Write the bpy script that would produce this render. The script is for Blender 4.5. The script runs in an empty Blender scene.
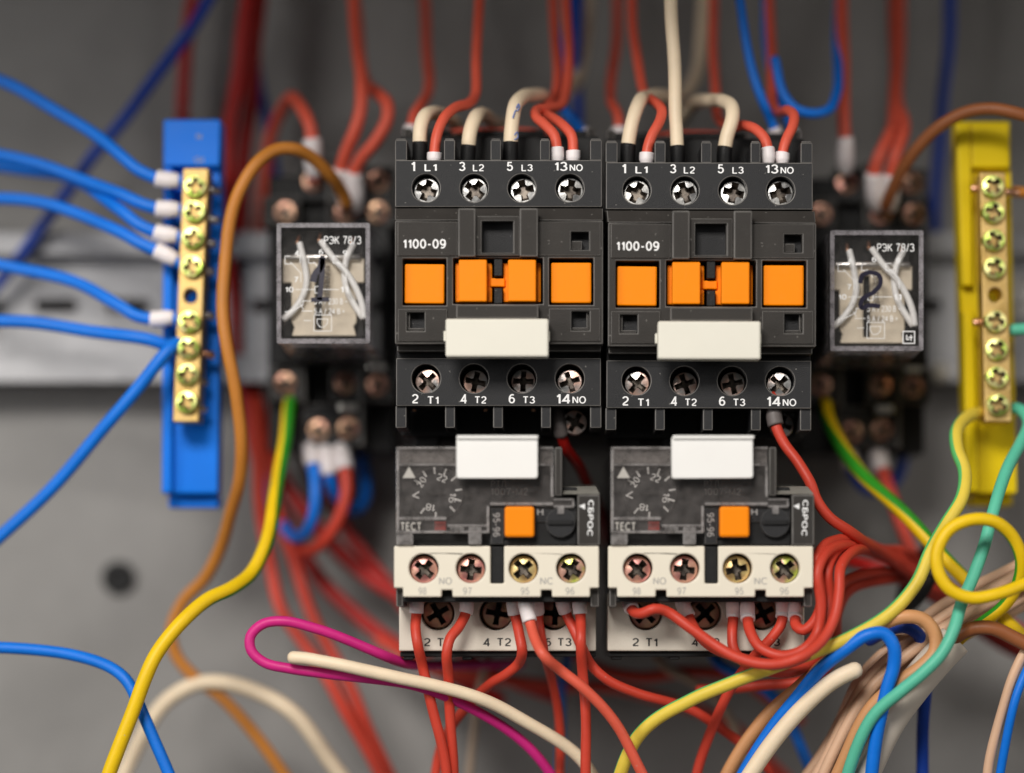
import bpy, bmesh, math, random
from mathutils import Vector, Matrix
random.seed(7)
sc = bpy.context.scene
C = sc.collection

# ------------------------------------------------------------------ camera
# millimetres are used throughout and turned into metres by MM.
MM = 0.001
K = 4.65            # picture pixels per millimetre on the plane Y = 0 (contactor terminal faces)
D = 520.0           # camera to that plane, mm
CX, CY = 571.0, 600.0   # where the lens axis meets the picture
cam_d = bpy.data.cameras.new('camera')
cam = bpy.data.objects.new('camera', cam_d)
C.objects.link(cam)
cam.location = (0, -D * MM, 0)
cam.rotation_euler = (math.radians(90), 0, 0)
cam_d.sensor_width = 36.0
cam_d.lens = 36.0 * D / (1024 / K)
cam_d.shift_x = (512 - CX) / 1024
cam_d.shift_y = (CY - 386.5) / 1024
cam_d.clip_start = 0.01
cam_d.clip_end = 20.0
cam_d.dof.use_dof = True
cam_d.dof.focus_distance = (D - 1.0) * MM
cam_d.dof.aperture_fstop = 3.0
sc.camera = cam

# ------------------------------------------------------------------ light
world = bpy.data.worlds.new('World')
sc.world = world
world.use_nodes = True
bg = world.node_tree.nodes['Background']
bg.inputs['Color'].default_value = (1.0, 0.97, 0.93, 1)
bg.inputs['Strength'].default_value = 0.085

def area_lamp(name, loc, target, size, power, color):
    ld = bpy.data.lights.new(name, 'AREA')
    ld.shape = 'RECTANGLE'; ld.size = size[0]; ld.size_y = size[1]
    ld.energy = power; ld.color = color
    o = bpy.data.objects.new(name, ld); C.objects.link(o)
    o.location = loc
    o.rotation_euler = (Vector(target) - Vector(loc)).to_track_quat('-Z', 'Y').to_euler()
    return o
area_lamp('softbox_lamp', (-0.20, -0.75, 0.44), (0.0, 0.02, 0.04), (0.30, 0.20), 6.7, (1.0, 0.955, 0.90))
area_lamp('fill_lamp', (-0.66, -0.60, 0.16), (0.0, 0.03, 0.06), (0.30, 0.35), 2.2, (1.0, 0.97, 0.94))

area_lamp('side_fill_lamp', (0.62, -0.62, 0.22), (0.05, 0.03, 0.06), (0.25, 0.35), 1.3, (1.0, 0.95, 0.90))  # unseen weak fill, added to brighten the right socket and its screws
vs = sc.view_settings
vs.view_transform = 'Standard'; vs.look = 'None'; vs.exposure = 0.0; vs.gamma = 1.0
vs.use_curve_mapping = False

# ------------------------------------------------------------------ materials
def lin(r, g, b):
    f = lambda c: ((c / 255 + 0.055) / 1.055) ** 2.4 if c > 10 else c / 255 / 12.92
    return (f(r), f(g), f(b), 1)

def mat_base(name):
    m = bpy.data.materials.new(name); m.use_nodes = True
    nt = m.node_tree
    return m, nt, nt.nodes['Principled BSDF']

def node(nt, t, **kw):
    n = nt.nodes.new(t)
    for k, v in kw.items(): setattr(n, k, v)
    return n

def plastic(name, rgb, rough=0.5, vary=0.12, grain=0.12, grain_scale=2500, dust=0.0, spec=0.5, sss=0.0, alt=None, coord='Object'):
    m, nt, p = mat_base(name)
    tc = node(nt, 'ShaderNodeTexCoord')
    n1 = node(nt, 'ShaderNodeTexNoise'); n1.inputs['Scale'].default_value = 140; n1.inputs['Detail'].default_value = 5
    nt.links.new(tc.outputs[coord], n1.inputs['Vector'])
    mix = node(nt, 'ShaderNodeMix', data_type='RGBA')
    a = tuple(c * (1 - vary) for c in rgb[:3]) + (1,)
    b = tuple(min(1, c * (1 + vary)) for c in (alt or rgb)[:3]) + (1,)
    mix.inputs[6].default_value = a; mix.inputs[7].default_value = b
    nt.links.new(n1.outputs['Fac'], mix.inputs[0])
    col = mix.outputs[2]
    if dust > 0:
        v = node(nt, 'ShaderNodeTexVoronoi'); v.inputs['Scale'].default_value = 620
        nd = node(nt, 'ShaderNodeTexNoise'); nd.inputs['Scale'].default_value = 1900
        nt.links.new(tc.outputs[coord], nd.inputs['Vector'])
        wv = node(nt, 'ShaderNodeVectorMath', operation='SCALE'); wv.inputs['Scale'].default_value = 0.0009
        nt.links.new(nd.outputs['Color'], wv.inputs[0])
        av = node(nt, 'ShaderNodeVectorMath', operation='ADD')
        nt.links.new(tc.outputs[coord], av.inputs[0]); nt.links.new(wv.outputs[0], av.inputs[1])
        nt.links.new(av.outputs[0], v.inputs['Vector'])
        lt = node(nt, 'ShaderNodeMath', operation='LESS_THAN'); lt.inputs[1].default_value = 0.095
        nt.links.new(v.outputs['Distance'], lt.inputs[0])
        sep = node(nt, 'ShaderNodeSeparateColor'); nt.links.new(v.outputs['Color'], sep.inputs[0])
        gt = node(nt, 'ShaderNodeMath', operation='GREATER_THAN'); gt.inputs[1].default_value = 1 - dust
        nt.links.new(sep.outputs[0], gt.inputs[0])
        mu = node(nt, 'ShaderNodeMath', operation='MULTIPLY')
        nt.links.new(lt.outputs[0], mu.inputs[0]); nt.links.new(gt.outputs[0], mu.inputs[1])
        # soft dusty film
        n3 = node(nt, 'ShaderNodeTexNoise'); n3.inputs['Scale'].default_value = 420; n3.inputs['Detail'].default_value = 8; n3.inputs['Roughness'].default_value = 0.75
        nt.links.new(tc.outputs[coord], n3.inputs['Vector'])
        mr = node(nt, 'ShaderNodeMapRange'); mr.inputs[1].default_value = 0.55; mr.inputs[2].default_value = 0.85; mr.inputs[3].default_value = 0.0; mr.inputs[4].default_value = 0.035
        nt.links.new(n3.outputs['Fac'], mr.inputs[0])
        mx = node(nt, 'ShaderNodeMath', operation='MAXIMUM')
        sca = node(nt, 'ShaderNodeMath', operation='MULTIPLY'); sca.inputs[1].default_value = 0.30
        nt.links.new(mu.outputs[0], sca.inputs[0])
        nt.links.new(sca.outputs[0], mx.inputs[0]); nt.links.new(mr.outputs[0], mx.inputs[1])
        md = node(nt, 'ShaderNodeMix', data_type='RGBA'); md.inputs[7].default_value = (0.42, 0.40, 0.37, 1)
        nt.links.new(mx.outputs[0], md.inputs[0]); nt.links.new(col, md.inputs[6])
        col = md.outputs[2]
    nt.links.new(col, p.inputs['Base Color'])
    p.inputs['Roughness'].default_value = rough
    p.inputs['Specular IOR Level'].default_value = spec
    if sss > 0:
        p.inputs['Subsurface Weight'].default_value = sss
        p.inputs['Subsurface Radius'].default_value = (0.0012, 0.0008, 0.0005)
        p.inputs['Subsurface Scale'].default_value = 1.0
    if grain > 0:
        n2 = node(nt, 'ShaderNodeTexNoise'); n2.inputs['Scale'].default_value = grain_scale; n2.inputs['Detail'].default_value = 3
        nt.links.new(tc.outputs[coord], n2.inputs['Vector'])
        bp = node(nt, 'ShaderNodeBump'); bp.inputs['Strength'].default_value = grain; bp.inputs['Distance'].default_value = 0.0002
        nt.links.new(n2.outputs['Fac'], bp.inputs['Height'])
        nt.links.new(bp.outputs['Normal'], p.inputs['Normal'])
        mr2 = node(nt, 'ShaderNodeMapRange'); mr2.inputs[3].default_value = rough - 0.1; mr2.inputs[4].default_value = min(1, rough + 0.12)
        nt.links.new(n1.outputs['Fac'], mr2.inputs[0]); nt.links.new(mr2.outputs[0], p.inputs['Roughness'])
    return m

def metal(name, a, b, rough=0.3, scale=300, bump=0.12):
    m, nt, p = mat_base(name)
    tc = node(nt, 'ShaderNodeTexCoord')
    oi = node(nt, 'ShaderNodeObjectInfo')
    ad = node(nt, 'ShaderNodeVectorMath', operation='ADD')
    nt.links.new(tc.outputs['Object'], ad.inputs[0]); nt.links.new(oi.outputs['Random'], ad.inputs[1])
    n1 = node(nt, 'ShaderNodeTexNoise'); n1.inputs['Scale'].default_value = scale; n1.inputs['Detail'].default_value = 4
    nt.links.new(ad.outputs[0], n1.inputs['Vector'])
    cr = node(nt, 'ShaderNodeValToRGB')
    cr.color_ramp.elements[0].position = 0.38; cr.color_ramp.elements[0].color = a
    cr.color_ramp.elements[1].position = 0.62; cr.color_ramp.elements[1].color = b
    nt.links.new(n1.outputs['Fac'], cr.inputs[0]); nt.links.new(cr.outputs[0], p.inputs['Base Color'])
    p.inputs['Metallic'].default_value = 1.0
    mr = node(nt, 'ShaderNodeMapRange'); mr.inputs[3].default_value = rough * 0.6; mr.inputs[4].default_value = rough * 1.5
    nt.links.new(n1.outputs['Fac'], mr.inputs[0]); nt.links.new(mr.outputs[0], p.inputs['Roughness'])
    n2 = node(nt, 'ShaderNodeTexNoise'); n2.inputs['Scale'].default_value = 1800; n2.inputs['Detail'].default_value = 3
    nt.links.new(ad.outputs[0], n2.inputs['Vector'])
    bp = node(nt, 'ShaderNodeBump'); bp.inputs['Strength'].default_value = bump; bp.inputs['Distance'].default_value = 0.0003
    nt.links.new(n2.outputs['Fac'], bp.inputs['Height']); nt.links.new(bp.outputs['Normal'], p.inputs['Normal'])
    return m

def clear(name, tint, gloss=1.0, rough=0.06, haze=0.0, haze_col=(0.6, 0.58, 0.56, 1)):
    """thin clear plastic: see-through, with a Fresnel reflection and a little milky scatter"""
    m = bpy.data.materials.new(name); m.use_nodes = True
    nt = m.node_tree; nt.nodes.clear()
    out = node(nt, 'ShaderNodeOutputMaterial')
    tr = node(nt, 'ShaderNodeBsdfTransparent'); tr.inputs[0].default_value = tint
    gl = node(nt, 'ShaderNodeBsdfGlossy'); gl.inputs['Roughness'].default_value = rough
    df = node(nt, 'ShaderNodeBsdfDiffuse'); df.inputs[0].default_value = haze_col
    fr = node(nt, 'ShaderNodeFresnel'); fr.inputs[0].default_value = 1.0 + 0.5 * gloss
    tc = node(nt, 'ShaderNodeTexCoord')
    nz = node(nt, 'ShaderNodeTexNoise'); nz.inputs['Scale'].default_value = 420; nz.inputs['Detail'].default_value = 8; nz.inputs['Roughness'].default_value = 0.7
    nt.links.new(tc.outputs['Object'], nz.inputs['Vector'])
    mr = node(nt, 'ShaderNodeMapRange'); mr.inputs[1].default_value = 0.38; mr.inputs[2].default_value = 0.68; mr.inputs[3].default_value = haze * 0.45; mr.inputs[4].default_value = haze * 1.7
    nt.links.new(nz.outputs['Fac'], mr.inputs[0])
    m1 = node(nt, 'ShaderNodeMixShader'); nt.links.new(mr.outputs[0], m1.inputs[0])
    tl = node(nt, 'ShaderNodeBsdfTranslucent'); tl.inputs[0].default_value = haze_col
    m0 = node(nt, 'ShaderNodeMixShader'); m0.inputs[0].default_value = 0.5
    nt.links.new(df.outputs[0], m0.inputs[1]); nt.links.new(tl.outputs[0], m0.inputs[2])
    nt.links.new(tr.outputs[0], m1.inputs[1]); nt.links.new(m0.outputs[0], m1.inputs[2])
    m2 = node(nt, 'ShaderNodeMixShader'); nt.links.new(fr.outputs[0], m2.inputs[0])
    nt.links.new(m1.outputs[0], m2.inputs[1]); nt.links.new(gl.outputs[0], m2.inputs[2])
    nt.links.new(m2.outputs[0], out.inputs[0])
    return m

M = {}
M['black'] = plastic('black_plastic', (0.0235, 0.0238, 0.0255, 1), 0.5, 0.25, 0.45, 4600, dust=0.34, spec=0.2)
M['charcoal'] = plastic('charcoal_plastic', (0.036, 0.0325, 0.0295, 1), 0.58, 0.3, 0.5, 4300, dust=0.42, spec=0.2)
M['jet'] = plastic('jet_plastic', (0.010, 0.010, 0.0105, 1), 0.5, 0.15, 0.3, 2600, dust=0.03, spec=0.25)
M['worn'] = plastic('worn_dusty_edge', (0.055, 0.052, 0.049, 1), 0.5, 0.75, 0.4, 1500, dust=0.3, alt=(0.125, 0.118, 0.11, 1))
M['orange'] = plastic('orange_plastic', lin(255, 140, 0), 0.5, 0.04, 0.1, dust=0.01, spec=0.18)
M['label'] = plastic('ivory_label_plastic', lin(226, 223, 210), 0.5, 0.03, 0.1, dust=0.012)
M['whitelabel'] = plastic('white_label_plastic', lin(238, 237, 234), 0.45, 0.02, 0.06)
M['cream'] = plastic('cream_plastic', lin(231, 223, 205), 0.45, 0.03, 0.1)
M['beige'] = plastic('beige_plastic', lin(214, 206, 192), 0.5, 0.05, 0.25)
M['print'] = plastic('white_print', lin(235, 235, 235), 0.6, 0.06, 0)
M['dimprint'] = plastic('grey_print', lin(150, 148, 146), 0.6, 0.06, 0)
M['greyprint'] = plastic('pale_grey_print', lin(176, 172, 165), 0.6, 0.05, 0)
M['blackprint'] = plastic('black_print', (0.015, 0.015, 0.015, 1), 0.5, 0.05, 0)
M['marker'] = plastic('marker_ink', (0.012, 0.010, 0.028, 1), 0.3, 0.1, 0)
M['ink'] = plastic('blue_pen_ink', lin(120, 140, 200), 0.5, 0.1, 0)
M['red_chip'] = plastic('red_plastic', lin(178, 48, 36), 0.5, 0.05, 0.05)
M['blue_body'] = plastic('blue_body_plastic', lin(0, 118, 232), 0.42, 0.05, 0.06, spec=0.2)
M['yellow_body'] = plastic('yellow_body_plastic', lin(220, 192, 0), 0.42, 0.05, 0.06, spec=0.25)
M['ferrule'] = plastic('white_ferrule_plastic', lin(236, 228, 228), 0.45, 0.03, 0.05, sss=0.05)
M['ferrule_grey'] = plastic('grey_ferrule_plastic', lin(98, 91, 89), 0.5, 0.05, 0.05)
M['paint'] = plastic('grey_cabinet_paint', (0.26, 0.253, 0.244, 1), 0.55, 0.14, 0.3, 900)
M['relay_steel'] = plastic('relay_plate', lin(222, 210, 188), 0.45, 0.12, 0.2)
M['sleeve'] = plastic('white_sleeve', lin(248, 248, 246), 0.5, 0.04, 0.05)
M['sheath'] = plastic('grey_white_sheath', lin(214, 204, 190), 0.55, 0.05, 0.2)
def pvc(name, rgb, rough=0.45): return plastic(name, rgb, rough, 0.15, 0.22, 1300, dust=0.10, spec=0.35, sss=0.06)
M['w_red'] = pvc('red_pvc', lin(200, 66, 48))
M['w_salmon'] = pvc('coral_red_pvc', lin(218, 92, 70))
M['w_darkred'] = pvc('deep_red_pvc', lin(168, 22, 16))
M['w_cream'] = pvc('cream_pvc', lin(240, 220, 190))
M['w_blue'] = pvc('blue_pvc', lin(10, 116, 222))
M['w_navy'] = pvc('navy_pvc', lin(16, 62, 160))
M['w_ochre'] = pvc('ochre_pvc', lin(190, 122, 48))
M['w_brown'] = pvc('brown_pvc', lin(146, 88, 52))
M['w_tan'] = pvc('tan_pvc', lin(206, 150, 102))
M['w_flesh'] = pvc('pale_tan_pvc', lin(214, 176, 146))
M['w_pink'] = pvc('magenta_pvc', lin(206, 40, 128))
M['w_yellow'] = pvc('yellow_pvc', lin(238, 198, 18))
M['w_lemon'] = pvc('pale_yellow_pvc', lin(226, 200, 74))
M['w_green'] = pvc('green_pvc', lin(48, 146, 34))
M['w_mint'] = pvc('mint_green_pvc', lin(96, 190, 110))
M['w_teal'] = pvc('teal_pvc', lin(92, 190, 160))
M['w_beige'] = pvc('beige_pvc', lin(170, 150, 130))
M['zinc'] = metal('zinc_screw', (0.50, 0.50, 0.50, 1), (0.80, 0.79, 0.76, 1), 0.36, 500)
M['gold'] = metal('gold_screw', (0.72, 0.48, 0.22, 1), (0.80, 0.64, 0.30, 1), 0.36, 380)
M['greenish'] = metal('green_tinted_screw', (0.52, 0.62, 0.12, 1), (0.70, 0.42, 0.34, 1), 0.34, 420)
M['recess'] = metal('shade_toned_screw_recess', (0.10, 0.085, 0.075, 1), (0.22, 0.19, 0.16, 1), 0.45, 600)  # shade of the cross recess put into the metal colour for contrast
M['fleck'] = metal('copper_flecked_zinc', (0.62, 0.62, 0.61, 1), (0.80, 0.52, 0.42, 1), 0.36, 330)
M['coppery'] = metal('copper_tinted_screw', (0.70, 0.30, 0.29, 1), (0.72, 0.42, 0.32, 1), 0.36, 380)
M['chromate'] = metal('yellow_chromate_screw', (0.50, 0.68, 0.12, 1), (0.86, 0.80, 0.36, 1), 0.36, 420)
M['rose'] = metal('rose_copper_screw', (0.64, 0.31, 0.26, 1), (0.72, 0.46, 0.30, 1), 0.36, 420)
M['brass'] = metal('brass', (0.52, 0.35, 0.12, 1), (0.66, 0.47, 0.20, 1), 0.5, 260, 0.15)
M['copper'] = metal('copper', (0.80, 0.40, 0.24, 1), (0.88, 0.52, 0.34, 1), 0.3, 500)
M['tin'] = metal('tinned_metal', (0.60, 0.58, 0.55, 1), (0.78, 0.76, 0.72, 1), 0.3, 300)
M['rail'] = metal('zinc_plated_rail', (0.36, 0.36, 0.37, 1), (0.46, 0.46, 0.47, 1), 0.6, 90)
M['clear'] = clear('clear_polycarbonate', (0.985, 0.98, 0.98, 1), 1.0, 0.05, 0.03)
M['frost'] = clear('frosted_clear_edge', (0.88, 0.865, 0.87, 1), 1.0, 0.25, 0.36, (0.66, 0.63, 0.67, 1))
M['wall'] = clear('clear_cover_wall', (0.94, 0.935, 0.935, 1), 1.0, 0.12, 0.45, (0.80, 0.77, 0.82, 1))
M['smoke'] = clear('smoky_clear_plastic', (0.98, 0.97, 0.96, 1), 1.0, 0.08, 0.14, (0.40, 0.37, 0.36, 1))
M['smokerim'] = clear('smoky_clear_rim', (0.82, 0.80, 0.79, 1), 1.0, 0.25, 0.36, (0.72, 0.69, 0.68, 1))

# ------------------------------------------------------------------ helpers
def P(px, py, Y):
    s = (D + Y) / D / K
    return Vector(((px - CX) * s, Y, (CY - py) * s)) * MM

def new_obj(name, me, mat, parent=None):
    o = bpy.data.objects.new(name, me); C.objects.link(o)
    if mat is not None and len(me.materials) == 0: me.materials.append(M[mat] if isinstance(mat, str) else mat)
    if parent is not None: o.parent = parent
    return o

def tag(o, label, cat, group=None, kind=None):
    if label: o['label'] = label
    if cat: o['category'] = cat
    if group: o['group'] = group
    if kind: o['kind'] = kind
    return o

class Frame:
    """a thing laid out in picture-sized units on its own front plane at depth Y0 (mm)"""
    def __init__(s, name, rx, ry, Y0):
        s.s = (D + Y0) / D / K; s.rx = rx; s.ry = ry
        s.root = bpy.data.objects.new(name, None); C.objects.link(s.root)
        s.root.empty_display_size = 0.005
        s.root.location = P(rx, ry, Y0); s.Y0 = Y0
    def L(s, px, py, d, ref=None):
        """point of a piece whose front face (depth ref, mm) covers picture point px, py"""
        v = P(px, py, s.Y0 + (d if ref is None else ref)) - s.root.location
        v.y = d * MM
        return v

def bm_box(bm, f, x0, y0, x1, y1, d0, d1):
    v = [bm.verts.new(f.L(x, y, d, d0)) for d in (d0, d1) for (x, y) in ((x0, y1), (x1, y1), (x1, y0), (x0, y0))]
    for q in ((0,1,2,3),(7,6,5,4),(0,4,5,1),(1,5,6,2),(2,6,7,3),(3,7,4,0)):
        bm.faces.new([v[i] for i in q])

def bm_plate(bm, f, outer, holes, d0, d1, back=True):
    """flat plate of any outline with any holes, from depth d0 (front) to d1"""
    loops = []
    for lp in [outer] + list(holes):
        fr = [bm.verts.new(f.L(x, y, d0, d0)) for x, y in lp]
        bk = [bm.verts.new(f.L(x, y, d1, d0)) for x, y in lp]
        loops.append((fr, bk))
    for side in (0, 1):
        if side == 1 and not back: break
        es = []
        for lp in loops:
            r = lp[side]
            for i in range(len(r)): es.append(bm.edges.new((r[i], r[(i + 1) % len(r)])))
        bmesh.ops.triangle_fill(bm, use_beauty=True, use_dissolve=False, edges=es)
    for fr, bk in loops:
        n = len(fr)
        for i in range(n): bm.faces.new((fr[i], fr[(i + 1) % n], bk[(i + 1) % n], bk[i]))

def circ(cx, cy, r, n=32, a0=0): return [(cx + r * math.cos(a0 + 2 * math.pi * i / n), cy + r * math.sin(a0 + 2 * math.pi * i / n)) for i in range(n)]
def rect(x0, y0, x1, y1): return [(x0, y0), (x1, y0), (x1, y1), (x0, y1)]
def rrect(x0, y0, x1, y1, r, n=4):
    out = []
    for cx, cy, a in ((x1 - r, y1 - r, 0), (x0 + r, y1 - r, 90), (x0 + r, y0 + r, 180), (x1 - r, y0 + r, 270)):
        for i in range(n + 1):
            t = math.radians(a + 90 * i / n); out.append((cx + r * math.cos(t), cy + r * math.sin(t)))
    return out

def finish(bm, name, mat, parent, bevel=0.0, seg=2, smooth=False):
    bmesh.ops.recalc_face_normals(bm, faces=bm.faces[:])
    me = bpy.data.meshes.new(name); bm.to_mesh(me); bm.free()
    o = new_obj(name, me, mat, parent)
    if smooth:
        for p in me.polygons: p.use_smooth = True
    if bevel > 0:
        b = o.modifiers.new('edge', 'BEVEL'); b.width = bevel * MM; b.segments = seg
        b.limit_method = 'ANGLE'; b.angle_limit = math.radians(40); b.use_clamp_overlap = True
        b.harden_normals = False
        if mat in ('black', 'charcoal'):      # rubbed, dusty edges
            me.materials.append(M['worn']); b.material = 1
    return o

def boxes(f, name, mat, bl, bevel=0.25, parent=None):
    bm = bmesh.new()
    for b in bl: bm_box(bm, f, *b)
    return finish(bm, name, mat, parent or f.root, bevel)

def plate(f, name, mat, outer, holes, d0, d1, bevel=0.2, parent=None, back=True):
    bm = bmesh.new(); bm_plate(bm, f, outer, holes, d0, d1, back)
    return finish(bm, name, mat, parent or f.root, bevel)

# text -----------------------------------------------------------------
def _arc(cx, cy, rx, ry, a0, a1, n=14):
    return [(cx + rx * math.cos(math.radians(a0 + (a1 - a0) * i / n)), cy + ry * math.sin(math.radians(a0 + (a1 - a0) * i / n))) for i in range(n + 1)]
# plain sans-serif letters as strokes: width, list of polylines, cap height 1
GLYPH = {
 '0': (.52, [_arc(.26, .5, .26, .5, 0, 360, 24)]),
 '1': (.26, [[(.02, .74), (.14, .80), (.24, .97)], [(.24, 0), (.24, 1)]]),
 '2': (.52, [_arc(.26, .72, .25, .28, 165, -20) + [(.42, .48), (.10, .18), (.02, 0)], [(.0, 0), (.53, 0)]]),
 '3': (.52, [_arc(.25, .76, .23, .24, 160, -90) , _arc(.25, .26, .27, .26, 90, -160)]),
 '4': (.56, [[(.42, 0), (.42, 1)], [(.42, .98), (.0, .28), (.58, .28)]]),
 '5': (.52, [[(.48, 1), (.10, 1), (.05, .52)], _arc(.26, .32, .27, .32, 145, -160)]),
 '6': (.52, [_arc(.27, .31, .25, .31, 0, 360, 20), _arc(.32, .42, .31, .58, 180, 62)]),
 '7': (.50, [[(0, 1), (.50, 1), (.30, .55), (.18, 0)]]),
 '8': (.52, [_arc(.26, .75, .22, .25, 0, 360, 18), _arc(.26, .26, .26, .26, 0, 360, 18)]),
 '9': (.52, [_arc(.25, .69, .25, .31, 0, 360, 20), _arc(.20, .58, .31, .58, 0, -118)]),
 'L': (.46, [[(0, 1), (0, 0)], [(-.04, 0), (.48, 0)]]),
 'T': (.56, [[(-.02, 1), (.58, 1)], [(.28, 1), (.28, 0)]]),
 'N': (.58, [[(0, 0), (0, 1)], [(.02, .98), (.56, .02)], [(.58, 0), (.58, 1)]]),
 'O': (.72, [_arc(.36, .5, .36, .5, 0, 360, 26)]),
 'M': (.70, [[(0, 0), (0, 1)], [(0, .98), (.35, .05), (.70, .98)], [(.70, 1), (.70, 0)]]),
 'C': (.64, [_arc(.36, .5, .36, .5, 45, 315, 22)]),
 'E': (.48, [[(0, 0), (0, 1)], [(-.04, 1), (.48, 1)], [(0, .52), (.44, .52)], [(-.04, 0), (.50, 0)]]),
 'H': (.56, [[(0, 0), (0, 1)], [(.56, 0), (.56, 1)], [(0, .52), (.56, .52)]]),
 'P': (.50, [[(0, 0), (0, 1)], [(0, 1), (.26, 1)] + _arc(.26, .73, .24, .27, 90, -90) + [(0, .46)]]),
 'Э': (.58, [_arc(.24, .5, .34, .5, 140, -140, 22), [(.18, .5), (.56, .5)]]),
 'K': (.54, [[(0, 0), (0, 1)], [(.52, 1), (.04, .44)], [(.18, .58), (.56, 0)]]),
 'A': (.60, [[(0, 0), (.30, 1), (.60, 0)], [(.11, .34), (.49, .34)]]),
 'B': (.52, [[(0, 0), (0, 1)], [(0, 1), (.25, 1)] + _arc(.25, .76, .22, .24, 90, -90) + [(0, .52)], [(.25, .52)] + _arc(.25, .26, .27, .26, 90, -90) + [(0, 0)]]),
 'Б': (.52, [[(.46, 1), (0, 1), (0, 0), (.25, 0)] + _arc(.25, .28, .27, .28, -90, 90) + [(0, .56)]]),
 'Л': (.58, [[(0, 0), (.12, .06), (.16, 1), (.58, 1), (.58, 0)]]),
 'I': (.0, [[(0, 0), (0, 1)]]),
 'G': (.66, [_arc(.36, .5, .36, .5, 50, 340, 22) + [(.70, .46), (.42, .46)]]),
 '-': (.30, [[(0, .40), (.30, .40)]]),
 '/': (.30, [[(0, -.03), (.30, 1.03)]]),
 '~': (.44, [[(0, .40), (.10, .52), (.22, .46), (.34, .40), (.44, .52)]]),
 '=': (.44, [[(0, .62), (.44, .62)], [(0, .34), (.44, .34)]]),
 ' ': (.16, []),
}
_txt = {}
def text_mesh(s, wt):
    key = (s, wt)
    if key not in _txt:
        vs_, fs = [], []; x = 0; k = 0
        for ch in s:
            w, lines = GLYPH[ch]
            for ln in lines:
                closed = math.dist(ln[0], ln[-1]) < 1e-6
                pts = ln[:-1] if closed else ln
                n = len(pts); base = len(vs_); k += 1
                for i, (px, py) in enumerate(pts):
                    a = pts[i - 1] if (i > 0 or closed) else None
                    b = pts[(i + 1) % n] if (i < n - 1 or closed) else None
                    d1 = Vector((px - a[0], py - a[1])).normalized() if a else None
                    d2 = Vector((b[0] - px, b[1] - py)).normalized() if b else None
                    if d1 is None: t, m = d2, 1
                    elif d2 is None: t, m = d1, 1
                    else:
                        t = d1 + d2
                        t = t.normalized() if t.length > 1e-4 else d1
                        m = min(2.2, 1 / max(0.3, t.dot(d1)))
                    nx, ny = -t.y * wt / 2 * m, t.x * wt / 2 * m
                    vs_.append((x + px + nx, py + ny, k)); vs_.append((x + px - nx, py - ny, k))
                for i in range(n if closed else n - 1):
                    j = (i + 1) % n
                    fs.append((base + 2 * i, base + 2 * i + 1, base + 2 * j + 1, base + 2 * j))
            x += w + wt + .10
        x0 = min(v[0] for v in vs_); x1 = max(v[0] for v in vs_); y0 = min(v[1] for v in vs_); y1 = max(v[1] for v in vs_)
        _txt[key] = ([((v[0] - x0) / (x1 - x0), (v[1] - y0) / (y1 - y0), v[2]) for v in vs_], fs)
    return _txt[key]

def text(f, s, x0, y0, x1, y1, d, mat, name='lettering', rot=0.0, off=0.17, parent=None):
    """flat printed text filling the rectangle, turned by rot degrees clockwise about its centre"""
    vs_, fs = text_mesh(s, off)
    cx, cy = (x0 + x1) / 2, (y0 + y1) / 2; a = math.radians(rot)
    pts = []
    for u, v, k in vs_:
        x = (u - 0.5) * (x1 - x0); y = -(v - 0.5) * (y1 - y0)
        pts.append(f.L(cx + x * math.cos(a) - y * math.sin(a), cy + x * math.sin(a) + y * math.cos(a), d - 0.0015 * k))
    me = bpy.data.meshes.new(name); me.from_pydata(pts, [], fs); me.update()
    return new_obj(name, me, mat, parent or f.root)

def strokes(f, name, mat, lines, w, d, parent=None):
    """printed lines: each a list of pixel points"""
    bm = bmesh.new()
    for ln in lines:
        for (xa, ya), (xb, yb) in zip(ln[:-1], ln[1:]):
            dx, dy = xb - xa, yb - ya; l = math.hypot(dx, dy) or 1
            nx, ny = -dy / l * w / 2, dx / l * w / 2; ex, ey = dx / l * w / 2, dy / l * w / 2
            q = [(xa + nx - ex, ya + ny - ey), (xb + nx + ex, yb + ny + ey), (xb - nx + ex, yb - ny + ey), (xa - nx - ex, ya - ny - ey)]
            d += 0.0008
            bm.faces.new([bm.verts.new(f.L(x, y, d)) for x, y in q])
    me = bpy.data.meshes.new(name); bm.to_mesh(me); bm.free()
    return new_obj(name, me, mat, parent or f.root)

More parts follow.
